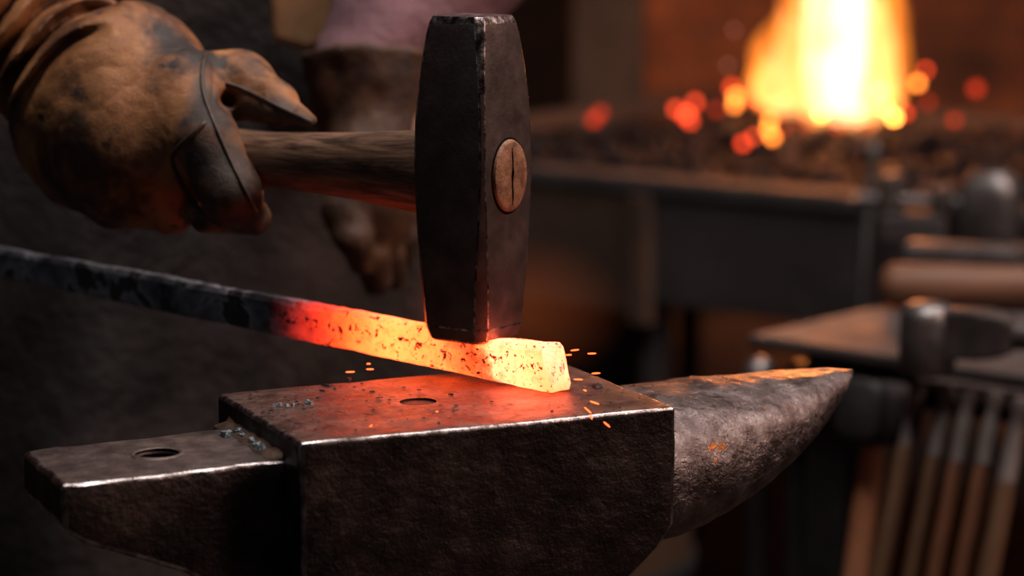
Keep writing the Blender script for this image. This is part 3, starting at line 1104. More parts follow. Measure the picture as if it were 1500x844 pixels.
def left_glove_sdf(p):
    # gauntlet cuff flares at the top, the hand hangs below it with bent fingers
    c0, c1 = np.array(P(536, 80, 1.482)), np.array(P(538, 205, 1.478))
    d = sd_cone(p, c0, c1, 0.041, 0.029)
    d = smax(d, (p - c0) @ ((c0 - c1) / np.linalg.norm(c0 - c1)), 0.004)
    d = smin(d, sd_ell(p, P(545, 270, 1.477), (0.029, 0.042, 0.046)), 0.012)
    for k, (x0, x1, x2, r) in enumerate((((522, 300), (520, 352), (530, 385), 0.0105), ((540, 310), (543, 372), (552, 412), 0.011), ((560, 308), (568, 370), (575, 412), 0.0105), ((577, 298), (588, 346), (590, 380), 0.0095))):
        q = -0.030 + 0.019 * k
        f_ = smin(sd_cone(p, P(*x0, 1.478 + q), P(*x1, 1.472 + q), r * 1.05, r), sd_cone(p, P(*x1, 1.472 + q), P(*x2, 1.485 + q), r, r * 0.8), 0.003)
        d = smin(d, f_, 0.003)
    t_ = smin(sd_cone(p, P(520, 262, 1.462), P(498, 306, 1.45), 0.013, 0.011), sd_cone(p, P(498, 306, 1.45), P(503, 345, 1.448), 0.011, 0.008), 0.004)
    return smin(d, t_, 0.008)


lo = np.array(P(440, 440, 1.39)) - 0.01; hi = np.array(P(640, 40, 1.57)) + 0.02
v, f = nets(left_glove_sdf, lo, hi, 0.0022)
v = v + vnormals(v, f) * (0.002 * fbm(v, 60, 8, 2))[:, None]
o = np_obj('glove', v - PO, f, M['glove_far'], person)
tag(o, 'dark brown gauntlet on the hanging left hand')
# tan pocket stitched to the apron, above the gauntlet
pb = []
q0 = [P(388, -70, 1.50), P(492, -60, 1.50), P(482, 60, 1.502), P(455, 78, 1.502), P(398, 62, 1.502)]
bm = bmesh.new()
fr = [bm.verts.new(Vector(q) - Vector(PO)) for q in q0]
bk = [bm.verts.new(Vector(q) + Vector((0, 0.02, 0)) - Vector(PO)) for q in q0]
bm.faces.new(fr); bm.faces.new(bk[::-1])
for k in range(5):
    bm.faces.new((fr[k], bk[k], bk[(k + 1) % 5], fr[(k + 1) % 5]))
pk = bm_obj('pocket', bm, M['tan'], apron)
bevel(pk, 0.005, 3)
tag(pk, 'tan suede pocket on the apron')
# ================================================================== SPARKS
M['spark'] = glow('glowing_spark', (1.0, 0.10, 0.022), 4.5)
sparks = [(513, 545, 14, -4, 1.13), (542, 541, 12, -3, 1.13), (540, 533, 6, 0, 1.14), (541, 626, 13, -38, 1.04), (814, 512, 11, -10, 1.12), (842, 513, 13, -8, 1.11),
          (833, 520, 10, -6, 1.12), (823, 523, 6, -12, 1.12), (867, 518, 14, -5, 1.11), (873, 547, 13, -4, 1.12), (847, 556, 15, -2, 1.10), (871, 590, 15, 15, 1.07), (861, 601, 14, 42, 1.06),
          (889, 622, 13, 42, 1.04), (770, 498, 3, 0, 1.12), (857, 572, 5, 20, 1.08), (866, 611, 8, 70, 1.05), (640, 603, 4, 0, 1.06), (812, 546, 5, -30, 1.10)]


def sliver(n=6):
    rs = []
    for x, r in ((-0.5, 0.15), (-0.38, 0.8), (0.1, 1.0), (0.4, 0.75), (0.5, 0.15)):
        rs.append([(x, 0.11 * r * math.cos(2 * PI * k / n), 0.11 * r * math.sin(2 * PI * k / n)) for k in range(n)])
    return rings('spark', rs, M['spark'], None)


sp0 = sliver()
for i, (px, py, ln, ang, d) in enumerate(sparks):
    o = sp0 if i == 0 else copy_tree(sp0)
    o.location = P(px, py, d)
    l = ln / F * d
    o.scale = (l, 0.0038, 0.0038) if ln > 4 else (l, 0.0032, 0.0032)
    o.rotation_euler = (0, math.radians(ang), random.uniform(-0.4, 0.4))
    tag(o, 'tiny orange glowing spark flying off the hot bar', 'spark', 'sparks round the hot bar')

# faint smoke behind the hot tip; its orange glow is painted into the colour
m, t, out = nt('glow_tinted_smoke')
vs = N(t, 'ShaderNodeVolumePrincipled', Density=4.0, Anisotropy=0.2)
vs.inputs['Color'].default_value = (0.95, 0.30, 0.11, 1)
gt = N(t, 'ShaderNodeTexGradient', gradient_type='SPHERICAL')
t.links.new(coords(t), gt.inputs[0])
t.links.new(math_n(t, 'MULTIPLY', math_n(t, 'POWER', gt.outputs['Fac'], 1.3), 6.0), vs.inputs['Density'])
t.links.new(vs.outputs[0], out.inputs['Volume'])
bm = bmesh.new()
bmesh.ops.create_icosphere(bm, subdivisions=4, radius=1.0)
for q in bm.verts:
    q.co *= 1 + 0.12 * math.sin(q.co.x * 5 + 1) * math.sin(q.co.z * 4 + 2)
smoke = bm_obj('smoke', bm, m, None, True)
smoke.location = P(752, 456, 1.235)
smoke.scale = (0.062, 0.045, 0.042)
tag(smoke, 'faint smoke behind the hot tip of the bar, tinted orange to imitate its glow', 'smoke', None, 'stuff')

# ================================================================== FORGE
M['forge_iron'] = surf('sooty_forge_iron', [(0.3, (0.022, 0.019, 0.019)), (0.7, (0.06, 0.052, 0.052))], 8, (0.55, 0.8), 0.2, ((60, 0.4, 0.004),))
M['forge_rust'] = surf('rusty_forge_plate', [(0.3, (0.035, 0.02, 0.014)), (0.7, (0.095, 0.052, 0.032))], 6, (0.7, 0.9), 0.1, ((50, 0.4, 0.004),))
M['forge_rim'] = surf('ash_dusted_rim', [(0.3, (0.022, 0.020, 0.021)), (0.7, (0.056, 0.050, 0.052))], 10, (0.7, 0.9), 0.0, ((60, 0.4, 0.004),))
rl, rr_ = PZ(780, 246, 0.70), PZ(1265, 288, 0.70)
fd = (rr_ - rl); fd.z = 0; fd.normalize()
fn_ = Vector((-fd.y, fd.x, 0))
f0 = rl - fd * 0.45
FROT = math.atan2(fd.y, fd.x)
forge = empty('forge', (f0.x, f0.y, 0), FROT, 'low iron coal forge with an ash dusted rim behind the anvil', 'forge')
FLN, FDP, FZ = 1.62, 0.98, 0.70


def floc(p):
    q = Vector(p) - Vector((f0.x, f0.y, 0))
    return Vector((q.dot(fd), q.dot(fn_), q.z))


for nm, lo_, hi_ in (('rim', (0, -0.005, FZ - 0.02), (FLN, 0.05, FZ)), ('rim', (0, FDP - 0.05, FZ - 0.02), (FLN, FDP, FZ)),
                     ('rim', (0, 0.05, FZ - 0.02), (0.05, FDP - 0.05, FZ)), ('rim', (FLN - 0.05, 0.05, FZ - 0.02), (FLN, FDP - 0.05, FZ))):
    box(nm, lo_, hi_, M['forge_rim'], forge, 0.004)
bxl = floc(PZ(985, 272, 0.685)).x
box('front_panel', (0.01, 0.0, FZ - 0.16), (bxl - 0.013, 0.012, FZ - 0.02), M['forge_rust'], forge, 0.003)
tag(forge.children[-1], 'rusty brown front plate')
box('front_panel', (bxl + 0.013, 0.002, FZ - 0.145), (FLN - 0.01, 0.014, FZ - 0.02), M['forge_iron'], forge, 0.003)
box('bracket', (bxl - 0.014, -0.012, FZ - 0.17), (bxl + 0.014, 0.014, FZ - 0.02), M['forge_rust'], forge, 0.003)
box('tray', (0.01, 0.012, FZ - 0.12), (FLN - 0.01, FDP - 0.01, FZ - 0.06), M['forge_iron'], forge)
for x, y in ((bxl, 0.03), (0.06, 0.05), (FLN - 0.06, 0.05), (0.06, FDP - 0.06), (FLN - 0.06, FDP - 0.06)):
    box('leg', (x - 0.014, y - 0.014, 0), (x + 0.014, y + 0.014, FZ - 0.12), M['forge_iron'], forge, 0.004)
# blower under the tray
bl = [(0.55, 0.38)]
c_ = floc(P(852, 470, 3.12))
rs = []
for yy, r in ((-0.06, 0.02), (-0.06, 0.075), (-0.045, 0.088), (0.045, 0.088), (0.06, 0.075), (0.06, 0.02)):
    rs.append([(c_.x + r * math.cos(2 * PI * k / 28), c_.y + yy, c_.z + r * math.sin(2 * PI * k / 28)) for k in range(28)])
smooth_auto(rings('blower', rs, M['forge_iron'], forge), 40)
blp = forge.children[-1]
rs = []
for yy, r in ((-0.085, 0.012), (-0.085, 0.022), (-0.058, 0.026)):
    rs.append([(c_.x + r * math.cos(2 * PI * k / 18), c_.y + yy, c_.z + r * math.sin(2 * PI * k / 18)) for k in range(18)])
rings('hub', rs, M['forge_rim'], blp)
tube('air_pipe', [(c_.x + 0.06, c_.y, c_.z + 0.07), (c_.x + 0.2, c_.y, c_.z + 0.1), (c_.x + 0.32, c_.y + 0.1, FZ - 0.11)], 0.03, M['forge_iron'], blp, 14)

# coal bed
M['coal'] = surf('blue_black_coal', [(0.3, (0.003, 0.004, 0.006)), (0.55, (0.009, 0.011, 0.017)), (0.75, (0.04, 0.05, 0.07))], 24, (0.5, 0.85), 0.0, ((60, 0.6, 0.01),), spec=0.25)
fire_p = P(1215, 168, 3.28)
fl_ = floc(fire_p)


def heap(x, y):
    g = math.exp(-(((x - fl_.x) / 0.34) ** 2 + ((y - fl_.y) / 0.26) ** 2))
    return FZ - 0.045 + 0.055 * g + 0.012 * math.sin(x * 17) * math.sin(y * 19)


bm = bmesh.new()
rg = random.Random(11)
for k in range(2300):
    x, y = rg.uniform(0.074, FLN - 0.074), rg.uniform(0.074, FDP - 0.074)
    r = rg.uniform(0.007, 0.018)
    mt = Matrix.Translation((x, y, max(FZ - 0.058 + r * 1.1, heap(x, y) + rg.uniform(-0.012, 0.008)))) @ Matrix.Rotation(rg.uniform(0, 6), 4, 'Z') @ Matrix.Diagonal((r, r * rg.uniform(.6, 1), r * rg.uniform(.55, .9), 1))
    q = bmesh.ops.create_icosphere(bm, subdivisions=1, radius=1.0, matrix=mt)
    for v in q['verts']:
        v.co += Vector((rg.uniform(-1, 1), rg.uniform(-1, 1), rg.uniform(-1, 1))) * r * 0.16
coal = bm_obj('coal_bed', bm, M['coal'])
coal.location = (f0.x, f0.y, 0); coal.rotation_euler = (0, 0, FROT)
tag(coal, 'bed of dark coal and ash filling the forge', 'coal', None, 'stuff')

# glowing coals
hot_m = {'o': glow('orange_ember', (1.0, 0.24, 0.03), 9.0), 'y': glow('yellow_ember', (1.0, 0.33, 0.05), 22.0), 'r': glow('red_ember', (1.0, 0.07, 0.02), 4.5), 'p': glow('pale_spark', (1.0, 0.30, 0.20), 0.9), 'd': glow('dull_red_ember', (1.0, 0.06, 0.02), 1.3)}


def ember(r, mat, seed):
    rg2 = random.Random(seed)
    bm = bmesh.new()
    bmesh.ops.create_icosphere(bm, subdivisions=2, radius=r)
    for v in bm.verts:
        v.co *= 1 + rg2.uniform(-0.18, 0.18)
    return bm_obj('glowing_coal', bm, mat)


embers = [(1005, 168, 12, 'r'), (990, 160, 9, 'r'), (1018, 150, 9, 'r'), (1012, 178, 8, 'r'), (1072, 128, 9, 'r'), (1078, 142, 10, 'o'), (1076, 154, 8, 'o'), (1095, 143, 8, 'r'), (1112, 148, 8, 'r'),
          (1128, 176, 9, 'o'), (1126, 190, 9, 'o'), (1132, 201, 9, 'o'), (1088, 210, 9, 'r'), (1104, 200, 7, 'r'), (1203, 167, 9, 'y'), (1232, 150, 7, 'o'), (1257, 160, 9, 'y'), (1296, 158, 8, 'y'), (1309, 172, 9, 'y'),
          (1288, 132, 9, 'y'), (1344, 122, 9, 'o'), (1356, 103, 8, 'r'), (1326, 165, 8, 'r'), (1398, 176, 9, 'd'), (1180, 182, 8, 'd'), (1148, 188, 8, 'd'), (1225, 185, 8, 'd'), (1270, 182, 8, 'd'), (870, 175, 12, 'd'), (880, 165, 10, 'd'), (1430, 130, 12, 'd'), (1050, 160, 9, 'd'), (1360, 150, 8, 'd')]
words_ = {'y': 'bright yellow orange coal burning at the foot of the flames', 'o': 'orange glowing coal beside the flames', 'r': 'red glowing coal at the edge of the fire', 'd': 'dull red coal among the dark coals'}
for i, (px, py, r, c) in enumerate(embers):
    dd = 3.24 + 0.0016 * (170 - py) * 1.6 - 0.0006 * (px - 1200)
    for _ in range(60):
        q = floc(P(px, py, dd))
        if q.z > heap(q.x, q.y) + 0.016 or dd < 2.75:
            break
        dd -= 0.012
    o = ember(r / F * dd * 0.62, hot_m[c], i)
    o.location = P(px, py, dd)
    tag(o, words_[c], 'coal', 'glowing coals, ' + words_[c].split(' coal')[0])

for i, (px, py, r) in enumerate(((1075, 44, 7), (1066, 96, 7))):
    o = ember(r / F * 3.1 * 0.5, hot_m['p'], 90 + i)
    o.name = 'spark'
    o.location = P(px, py, 3.1)
    tag(o, ('upper', 'lower')[i] + ' of two faint pinkish sparks drifting left of the flames', 'spark')

# fire: nested tongues of burning gas, each adding its own light
def flame_mat(name, col, s):
    m, t, out = nt(name)
    e = N(t, 'ShaderNodeEmission'); e.inputs[0].default_value = (*col, 1)
    tc = coords(t)
    e.inputs[1].default_value = s
    n = noise(t, tc, 14, 3, 0.5)
    t.links.new(math_n(t, 'MULTIPLY', ramp(t, n, [(0.3, 0.45), (0.7, 1.4)]), s), e.inputs[1])
    tr = t.nodes.new('ShaderNodeBsdfTransparent')
    a = t.nodes.new('ShaderNodeAddShader')
    t.links.new(e.outputs[0], a.inputs[0]); t.links.new(tr.outputs[0], a.inputs[1])
    t.links.new(a.outputs[0], out.inputs[0])
    return m


M['fl_out'] = flame_mat('outer_flame', (1.0, 0.24, 0.022), 0.42)
M['fl_mid'] = flame_mat('middle_flame', (1.0, 0.35, 0.11), 0.40)
M['fl_core'] = flame_mat('inner_flame', (1.0, 0.70, 0.46), 0.62)
fire = empty('fire', fire_p, 0, 'tall yellow and orange fire burning on the coal forge', 'fire')


def tongue(px, top, bot, wpx, kind, dd=0.0, lean=0, seed=0):
    rg2 = random.Random(seed + px)
    d = 3.28 + dd
    base = P(px, bot, d) - fire_p
    tip_ = P(px + lean, top, d) - fire_p
    r = wpx / 2 / F * d
    rs = []
    nn = 14
    ph = rg2.uniform(0, 6)
    for j in range(17):
        t_ = j / 16
        c = base.lerp(tip_, t_) + Vector((math.sin(t_ * 7 + ph) * r * 0.22 * t_, math.cos(t_ * 6 + ph) * r * 0.2 * t_, 0))
        w_ = r * (0.25 + 0.75 * math.sin(min(1, t_ * 2.2 + 0.25) * PI / 2)) * max(0.02, 1 - t_ ** 1.7)
        rs.append([(c.x + w_ * (1 + .12 * math.sin(3 * a + ph + 4 * t_)) * math.cos(a), c.y + 0.75 * w_ * math.sin(a), c.z) for a in [2 * PI * k / nn for k in range(nn)]])
    return rings('flame', rs, M[kind], fire)


for a in ((1218, -300, 160, 108, 'fl_core', 0, 4), (1242, -160, 180, 70, 'fl_core', 0.03, 2),
          (1225, -300, 182, 160, 'fl_mid', 0, 0), (1255, -130, 182, 110, 'fl_mid', -0.04, 16), (1165, 10, 168, 95, 'fl_mid', -0.02, -10), (1145, 55, 160, 80, 'fl_mid', 0.03, -6), (1160, 85, 168, 90, 'fl_mid', 0.0, -6), (1132, 70, 158, 55, 'fl_mid', 0.05, -8), (1262, 60, 194, 44, 'fl_mid', -0.05, 6), (1205, 70, 192, 36, 'fl_mid', -0.05, 4), (1300, 20, 165, 44, 'fl_mid', 0.0, 4), (1285, -20, 175, 60, 'fl_mid', 0.02, 6),
          (1235, -330, 185, 190, 'fl_out', 0, -6), (1292, -60, 165, 75, 'fl_out', -0.03, 20), (1150, 20, 162, 120, 'fl_out', 0.04, -16), (1122, 50, 160, 48, 'fl_out', 0.0, -10), (1115, 85, 150, 50, 'fl_out', -0.03, -4), (1170, -80, 150, 60, 'fl_out', 0.05, -18), (1305, 60, 160, 40, 'fl_out', 0.01, -3)):
    tongue(*a, seed=3)

# ================================================================== TOOL BENCH
Cb = PZ(1095, 490, 0.69)
R2 = PZ(1500, 550, 0.69)
d2 = (R2 - Cb); d2.z = 0; d2.normalize()
d1 = Vector((-d2.y, d2.x, 0))
BROT = math.atan2(d2.y, d2.x)
BZ = 0.69
M['bench_steel'] = surf('dusty_bench_plate', [(0.3, (0.052, 0.042, 0.040)), (0.7, (0.12, 0.098, 0.094))], 14, (0.5, 0.75), 0.25, ((80, 0.3, 0.003),))
M['bench_dark'] = surf('black_bench_frame', [(0.3, (0.010, 0.009, 0.009)), (0.7, (0.028, 0.025, 0.025))], 14, (0.5, 0.75), 0.2, ((80, 0.3, 0.003),))
M['grey_steel'] = surf('scuffed_grey_steel', [(0.3, (0.13, 0.12, 0.12)), (0.7, (0.30, 0.28, 0.28))], 40, (0.28, 0.5), 0.8, ((160, 0.3, 0.002),))
M['dull_steel'] = surf('dull_tool_steel', [(0.3, (0.055, 0.045, 0.042)), (0.7, (0.13, 0.11, 0.105))], 40, (0.4, 0.65), 0.5, ((160, 0.3, 0.002),))
M['tool_steel'] = surf('brown_grey_tool_shank', [(0.3, (0.10, 0.08, 0.074)), (0.7, (0.22, 0.185, 0.175))], 40, (0.45, 0.65), 0.3, ((160, 0.3, 0.002),))
M['tool_wood'] = wood('red_brown_tool_handle', [(0.3, (0.05, 0.016, 0.007)), (0.5, (0.14, 0.05, 0.022)), (0.65, (0.22, 0.085, 0.04))], 2, 20)
M['tool_wood_pale'] = wood('tan_tool_handle', [(0.3, (0.045, 0.02, 0.009)), (0.5, (0.105, 0.05, 0.023)), (0.65, (0.16, 0.082, 0.04))], 2, 20)
M['tool_wood_orange'] = wood('orange_brown_hammer_handle', [(0.3, (0.16, 0.055, 0.024)), (0.5, (0.34, 0.13, 0.062)), (0.65, (0.44, 0.19, 0.10))], 2, 20)  # brighter orange brown wood for the leaning hammer's handle
M['tool_wood_x'] = wood('worn_sledge_handle', [(0.3, (0.07, 0.028, 0.014)), (0.5, (0.15, 0.065, 0.034)), (0.65, (0.22, 0.105, 0.058))], 0, 16)
bench = empty('tool_bench', (Cb.x, Cb.y, 0), BROT, 'square steel topped tool bench with its corner pointing at the anvil horn', 'bench')
box('bench_top', (0, 0, BZ - 0.009), (0.62, 0.62, BZ), M['bench_steel'], bench, 0.002)
for x, y in ((0.05, 0.05), (0.57, 0.05), (0.05, 0.57), (0.57, 0.57)):
    box('leg', (x - 0.018, y - 0.018, 0), (x + 0.018, y + 0.018, BZ - 0.045), M['bench_dark'], bench, 0.003)
for lo_, hi_ in (((0.03, 0.035, BZ - 0.045), (0.59, 0.065, BZ - 0.009)), ((0.03, 0.555, BZ - 0.045), (0.59, 0.585, BZ - 0.009)), ((0.035, 0.065, BZ - 0.045), (0.065, 0.555, BZ - 0.009)), ((0.555, 0.065, BZ - 0.045), (0.585, 0.555, BZ - 0.009))):
    box('apron_rail', lo_, hi_, M['bench_dark'], bench, 0.002)


def bloc(p):
    q = Vector(p) - Vector((Cb.x, Cb.y, 0))
    return Vector((q.dot(d2), q.dot(d1), q.z))


def bworld(x, y, z):
    return Vector((Cb.x, Cb.y, 0)) + d2 * x + d1 * y + Vector((0, 0, z))


rx0 = 0.165
box('tool_rail', (rx0, -0.022, BZ - 0.016), (0.60, -0.008, BZ - 0.008), M['bench_steel'], bench, 0.002)
for x in (rx0 + 0.02, 0.4, 0.58):
    box('rail_bracket', (x - 0.006, -0.010, BZ - 0.03), (x + 0.006, 0.036, BZ - 0.016), M['bench_dark'], bench)

# tools leaning against the front edge of the bench: their feet stand on the floor
lean = (-d1 * 0.33 + Vector((0, 0, -1))).normalized()


def leaning_tool(px, py, dpt, rs_, rw, wfrac, mat_w, label, kind='poker', tip='flat'):
    """long tool: slim steel shank at the top, wooden shaft below, iron shoe on the floor"""
    top = P(px, py, dpt)
    ln = top.z / -lean.z
    t = empty('hearth_tool', top + lean * ln, 0, label, 'tool', 'hearth tools leaning on the bench')
    z = -lean
    x = z.orthogonal().normalized(); y = z.cross(x)
    t.rotation_euler = Matrix((x, y, z)).transposed().to_euler()
    wl = ln * wfrac
    o = tube('shaft', [(0, 0, 0.035), (0, 0, 0.10), (0, 0, wl * 0.5), (0, 0, wl - 0.02), (0, 0, wl)], [rw * .8, rw, rw * 1.08, rw, rw * 0.8], mat_w, t, 14)
    o = tube('shank', [(0, 0, wl - 0.012), (0, 0, wl + 0.01), (0, 0, wl + 0.02), (0, 0, ln - 0.012), (0, 0, ln - 0.009), (0, 0, ln - 0.002), (0, 0, ln)], [rs_ * 1.15, rs_ * 1.15, rs_, rs_ * 0.95, rs_ * 1.3, rs_ * 1.3, rs_ * 0.7], M['tool_steel'], t, 12)
    tag(o, 'dull steel upper end')
    o = tube('shoe', [(0, 0, 0.0035), (0, 0, 0.05)], [rw * 0.75, rw * 0.85], M['bench_dark'], t, 12)
    return t


for a in ((1345, 560, 1.735, 0.0045, 0.0075, 0.935, 'tool_wood_pale', 'tan shafted hearth tool next to the black headed hammer'),
          (1390, 563, 1.72, 0.0048, 0.0055, 0.945, 'tool_wood_pale', 'second hearth tool right of the black headed hammer, tan shaft'),
          (1424, 566, 1.705, 0.0052, 0.0058, 0.942, 'tool_wood', 'red brown shafted hearth tool in the middle of the leaning row'),
          (1461, 573, 1.69, 0.0054, 0.0058, 0.945, 'tool_wood', 'red brown shafted hearth tool second from the right picture edge'),
          (1498, 583, 1.675, 0.0058, 0.0075, 0.93, 'tool_wood_pale', 'grey brown hearth tool nearest the right picture edge')):
    leaning_tool(*a[:6], M[a[6]], a[7])
# two more at the back side of the corner, mostly behind the horn
for a in ((1113, 535, 1.92, 'round topped steel punch bar standing under the bench corner, left one'), (1172, 540, 1.90, 'round topped steel punch bar standing under the bench corner, right one')):
    top = P(a[0], a[1], a[2])
    t = empty('punch_bar', (top.x, top.y, 0), 0, a[3], 'tool', 'punch bars under the bench corner')
    tube('shaft', [(0, 0, 0), (0, 0, 0.02), (0, 0, top.z - 0.04)], [0.009, 0.010, 0.010], M['bench_dark'], t, 14)
    tube('striking_end', [(0, 0, top.z - 0.045), (0, 0, top.z - 0.03), (0, 0, top.z - 0.006), (0, 0, top.z + 0.003), (0, 0, top.z + 0.006)], [0.010, 0.0135, 0.0135, 0.010, 0.004], M['grey_steel'], t, 18)
# black headed hammer leaning at the near corner
top = P(1293, 552, 1.77)
ln = top.z / -lean.z
lean2 = (-d1 * 0.20 + Vector((0, 0, -1))).normalized()
ln = top.z / -lean2.z
lh = empty('sledge_hammer', top + lean2 * ln, 0, 'black headed hammer with red brown handle leaning at the bench corner', 'hammer')
z = -lean2
x = (d2 - z * d2.dot(z)).normalized(); y = z.cross(x)
lh.rotation_euler = Matrix((x, y, z)).transposed().to_euler()
tube('handle', [(0, 0, 0.002), (0, 0, 0.02), (0, 0, 0.3), (0, 0, ln - 0.06), (0, 0, ln - 0.02)], [0.0085, 0.0108, 0.0098, 0.0094, 0.0085], M['tool_wood_orange'], lh, 16)
hb = []
for yy, r in ((-0.030, 0.015), (-0.027, 0.0185), (-0.012, 0.0175), (0.012, 0.0175), (0.030, 0.0185), (0.034, 0.015)):
    hb.append([(r * 1.05 * math.copysign(abs(math.cos(a)) ** 0.6, math.cos(a)), yy, ln - 0.026 + r * 1.3 * math.copysign(abs(math.sin(a)) ** 0.6, math.sin(a))) for a in [2 * PI * k / 24 for k in range(24)]])
rings('head', hb, M['bench_dark'], lh)

# hammer lying on the bench, round polished face upward
dq = 1.715
b0 = P(1358, 527, dq)
dh = empty('round_faced_hammer', (b0.x, b0.y, BZ + 0.0005), -0.52, 'hammer with a polished round face standing on the bench edge, steel handle to the right', 'hammer')
dh.scale = (1.14, 1.14, 1.14)
rs = []
for z_, r in ((0.0, 0.0145), (0.003, 0.0172), (0.02, 0.0176), (0.036, 0.0172), (0.042, 0.0145), (0.0440, 0.010), (0.0448, 0.004)):
    rs.append([(r * math.cos(2 * PI * k / 32), r * math.sin(2 * PI * k / 32), z_) for k in range(32)])
o = rings('face', rs, M['grey_steel'], dh); tag(o, 'polished round striking face')
rs = []
for x_, hy, z0, z1 in ((0.010, 0.010, 0.010, 0.041), (0.022, 0.0095, 0.012, 0.0425), (0.036, 0.011, 0.013, 0.0425), (0.05, 0.010, 0.016, 0.041), (0.056, 0.007, 0.02, 0.037)):
    rs.append([(x_, -hy, z0), (x_, hy, z0), (x_, hy, z1), (x_, -hy, z1)])
o = rings('cheek', rs, M['dull_steel'], dh, smooth=False); bevel(o, 0.002, 2)
tube('handle', [(0.05, 0, 0.029), (0.07, 0, 0.028), (0.12, 0, 0.026), (0.2, 0, 0.024), (0.26, 0, 0.024)], [0.008, 0.006, 0.0065, 0.0075, 0.007], M['dull_steel'], dh, 12, 1.2)

# long wooden handle lying across the bench
h0 = P(1289, 404, 1.985)
sh = empty('sledge', (h0.x, h0.y, BZ), -0.09, 'sledge with a thick brown wooden handle lying across the bench', 'hammer')
tube('handle', [(0, 0, 0.019), (0.004, 0, 0.019), (0.012, 0, 0.019), (0.06, 0, 0.0185), (0.15, 0, 0.018), (0.26, 0, 0.018), (0.34, 0, 0.019)], [0.008, 0.0145, 0.018, 0.0182, 0.0165, 0.016, 0.017], M['tool_wood_x'], sh, 22)
o = box('head', (0.31, -0.055, 0.0), (0.355, 0.055, 0.044), M['bench_dark'], sh, 0.006)
# steel bar stock behind it
g0 = P(1322, 372, 2.10)
gs = empty('steel_block', (g0.x, g0.y, BZ), -0.40, 'short grey steel block lying behind the wooden sledge handle', 'steel block')
o = box('block', (0, 0, 0), (0.098, 0.034, 0.036), M['grey_steel'], gs, 0.003)
o = box('block_end', (0.0985, 0.004, 0.002), (0.112, 0.030, 0.022), M['bench_dark'], gs, 0.002)
# swage block
w0 = P(1450, 350, 2.33)
sw = empty('swage_block', (w0.x, w0.y, BZ), -0.5, 'upright pale topped iron swage block at the back of the bench', 'swage block')
rs = []
for z_, s_ in ((0.0, 0.9), (0.004, 1.0), (0.05, 1.0), (0.062, 0.92), (0.068, 0.75)):
    rs.append([(0.027 * s_ * math.copysign(abs(math.cos(a)) ** 0.5, math.cos(a)), 0.024 * s_ * math.copysign(abs(math.sin(a)) ** 0.5, math.sin(a)), z_) for a in [2 * PI * k / 28 for k in range(28)]])
smooth_auto(rings('block', rs, M['grey_steel'], sw), 40)
rs = [[(0.019 * s_ * math.cos(2 * PI * k / 24), 0.016 * s_ * math.sin(2 * PI * k / 24), z_) for k in range(24)] for z_, s_ in ((0.0655, 1), (0.071, 0.95), (0.0715, 0.8))]
o = rings('striking_face', rs, M['grey_steel'], sw); tag(o, 'pale worn top face')
# small vise
v0_ = P(1342, 348, 2.36)
vs_ = empty('bench_vise', (v0_.x, v0_.y, BZ), -0.35, 'small dark bench vise with open jaws beside the swage block', 'vise')
box('base', (-0.032, -0.03, 0), (0.032, 0.03, 0.03), M['forge_iron'], vs_, 0.005)
o = box('jaw', (-0.034, -0.022, 0.0305), (-0.014, 0.022, 0.066), M['dull_steel'], vs_, 0.004)
o = box('jaw', (0.016, -0.022, 0.0305), (0.036, 0.022, 0.056), M['dull_steel'], vs_, 0.004)
tube('screw', [(-0.06, -0.0, 0.04), (0.05, -0.0, 0.04)], 0.006, M['grey_steel'], vs_, 12)
tube('crank', [(-0.058, -0.03, 0.04), (-0.058, 0.03, 0.04)], 0.003, M['grey_steel'], vs_, 8)
# file handle peeping in at the right
f0_ = P(1478, 335, 2.22)
fh = empty('file', (f0_.x, f0_.y, BZ + 0.0), -0.3, 'file with a turned wooden handle at the right end of the bench', 'file')
tube('handle', [(0, 0, 0.010), (0.006, 0, 0.010), (0.03, 0, 0.010), (0.06, 0, 0.010), (0.075, 0, 0.010)], [0.004, 0.009, 0.010, 0.0075, 0.006], M['tool_wood_x'], fh, 16)
box('blade', (0.075, -0.007, 0.007), (0.15, 0.007, 0.012), M['dull_steel'], fh, 0.0005)
# poker leaning on the forge rim
pt, pbm = P(1279, 212, 2.52), P(1262, 430, 2.47)
dr = (pbm - pt).normalized()
ft = pt + dr * (pt.z / -dr.z)
pk_ = empty('poker', (ft.x, ft.y, 0), 0, 'upright steel poker with a knob end between forge and bench', 'poker')
rel = pt - ft
tube('rod', [(0, 0, 0.001), rel * 0.5, rel * 0.975], 0.0045, M['bench_dark'], pk_, 12)
kb = [rel * (0.975 + 0.033 * k / 6) for k in range(7)]
tube('knob', kb, [0.003, 0.007, 0.0088, 0.0094, 0.0088, 0.007, 0.003], M['dull_steel'], pk_, 16)

# slack tub behind the anvil
tc_ = P(800, 760, 2.25)
tub = empty('slack_tub', (tc_.x, tc_.y, 0), 0, 'wooden water tub standing behind the anvil, hooped with iron', 'tub')
M['tub'] = surf('weathered_tub_staves', [(0.3, (0.06, 0.028, 0.014)), (0.7, (0.17, 0.085, 0.045))], 10, (0.6, 0.85), 0, ((30, 0.5, 0.004),), stretch=(1, 1, 0.12))
TH = 0.50
rs = []
n = 72
for r0, z_ in ((0.115, 0.03), (0.118, 0.0), (0.126, 0.0), (0.138, TH * .5), (0.132, TH), (0.118, TH), (0.122, TH * 0.5), (0.112, 0.04)):
    rs.append([((r0 - (0.0025 if k % 6 == 0 else 0)) * math.cos(2 * PI * k / n), (r0 - (0.0025 if k % 6 == 0 else 0)) * math.sin(2 * PI * k / n), z_) for k in range(n)])
rings('staves', rs, M['tub'], tub, smooth=False, cap=True)
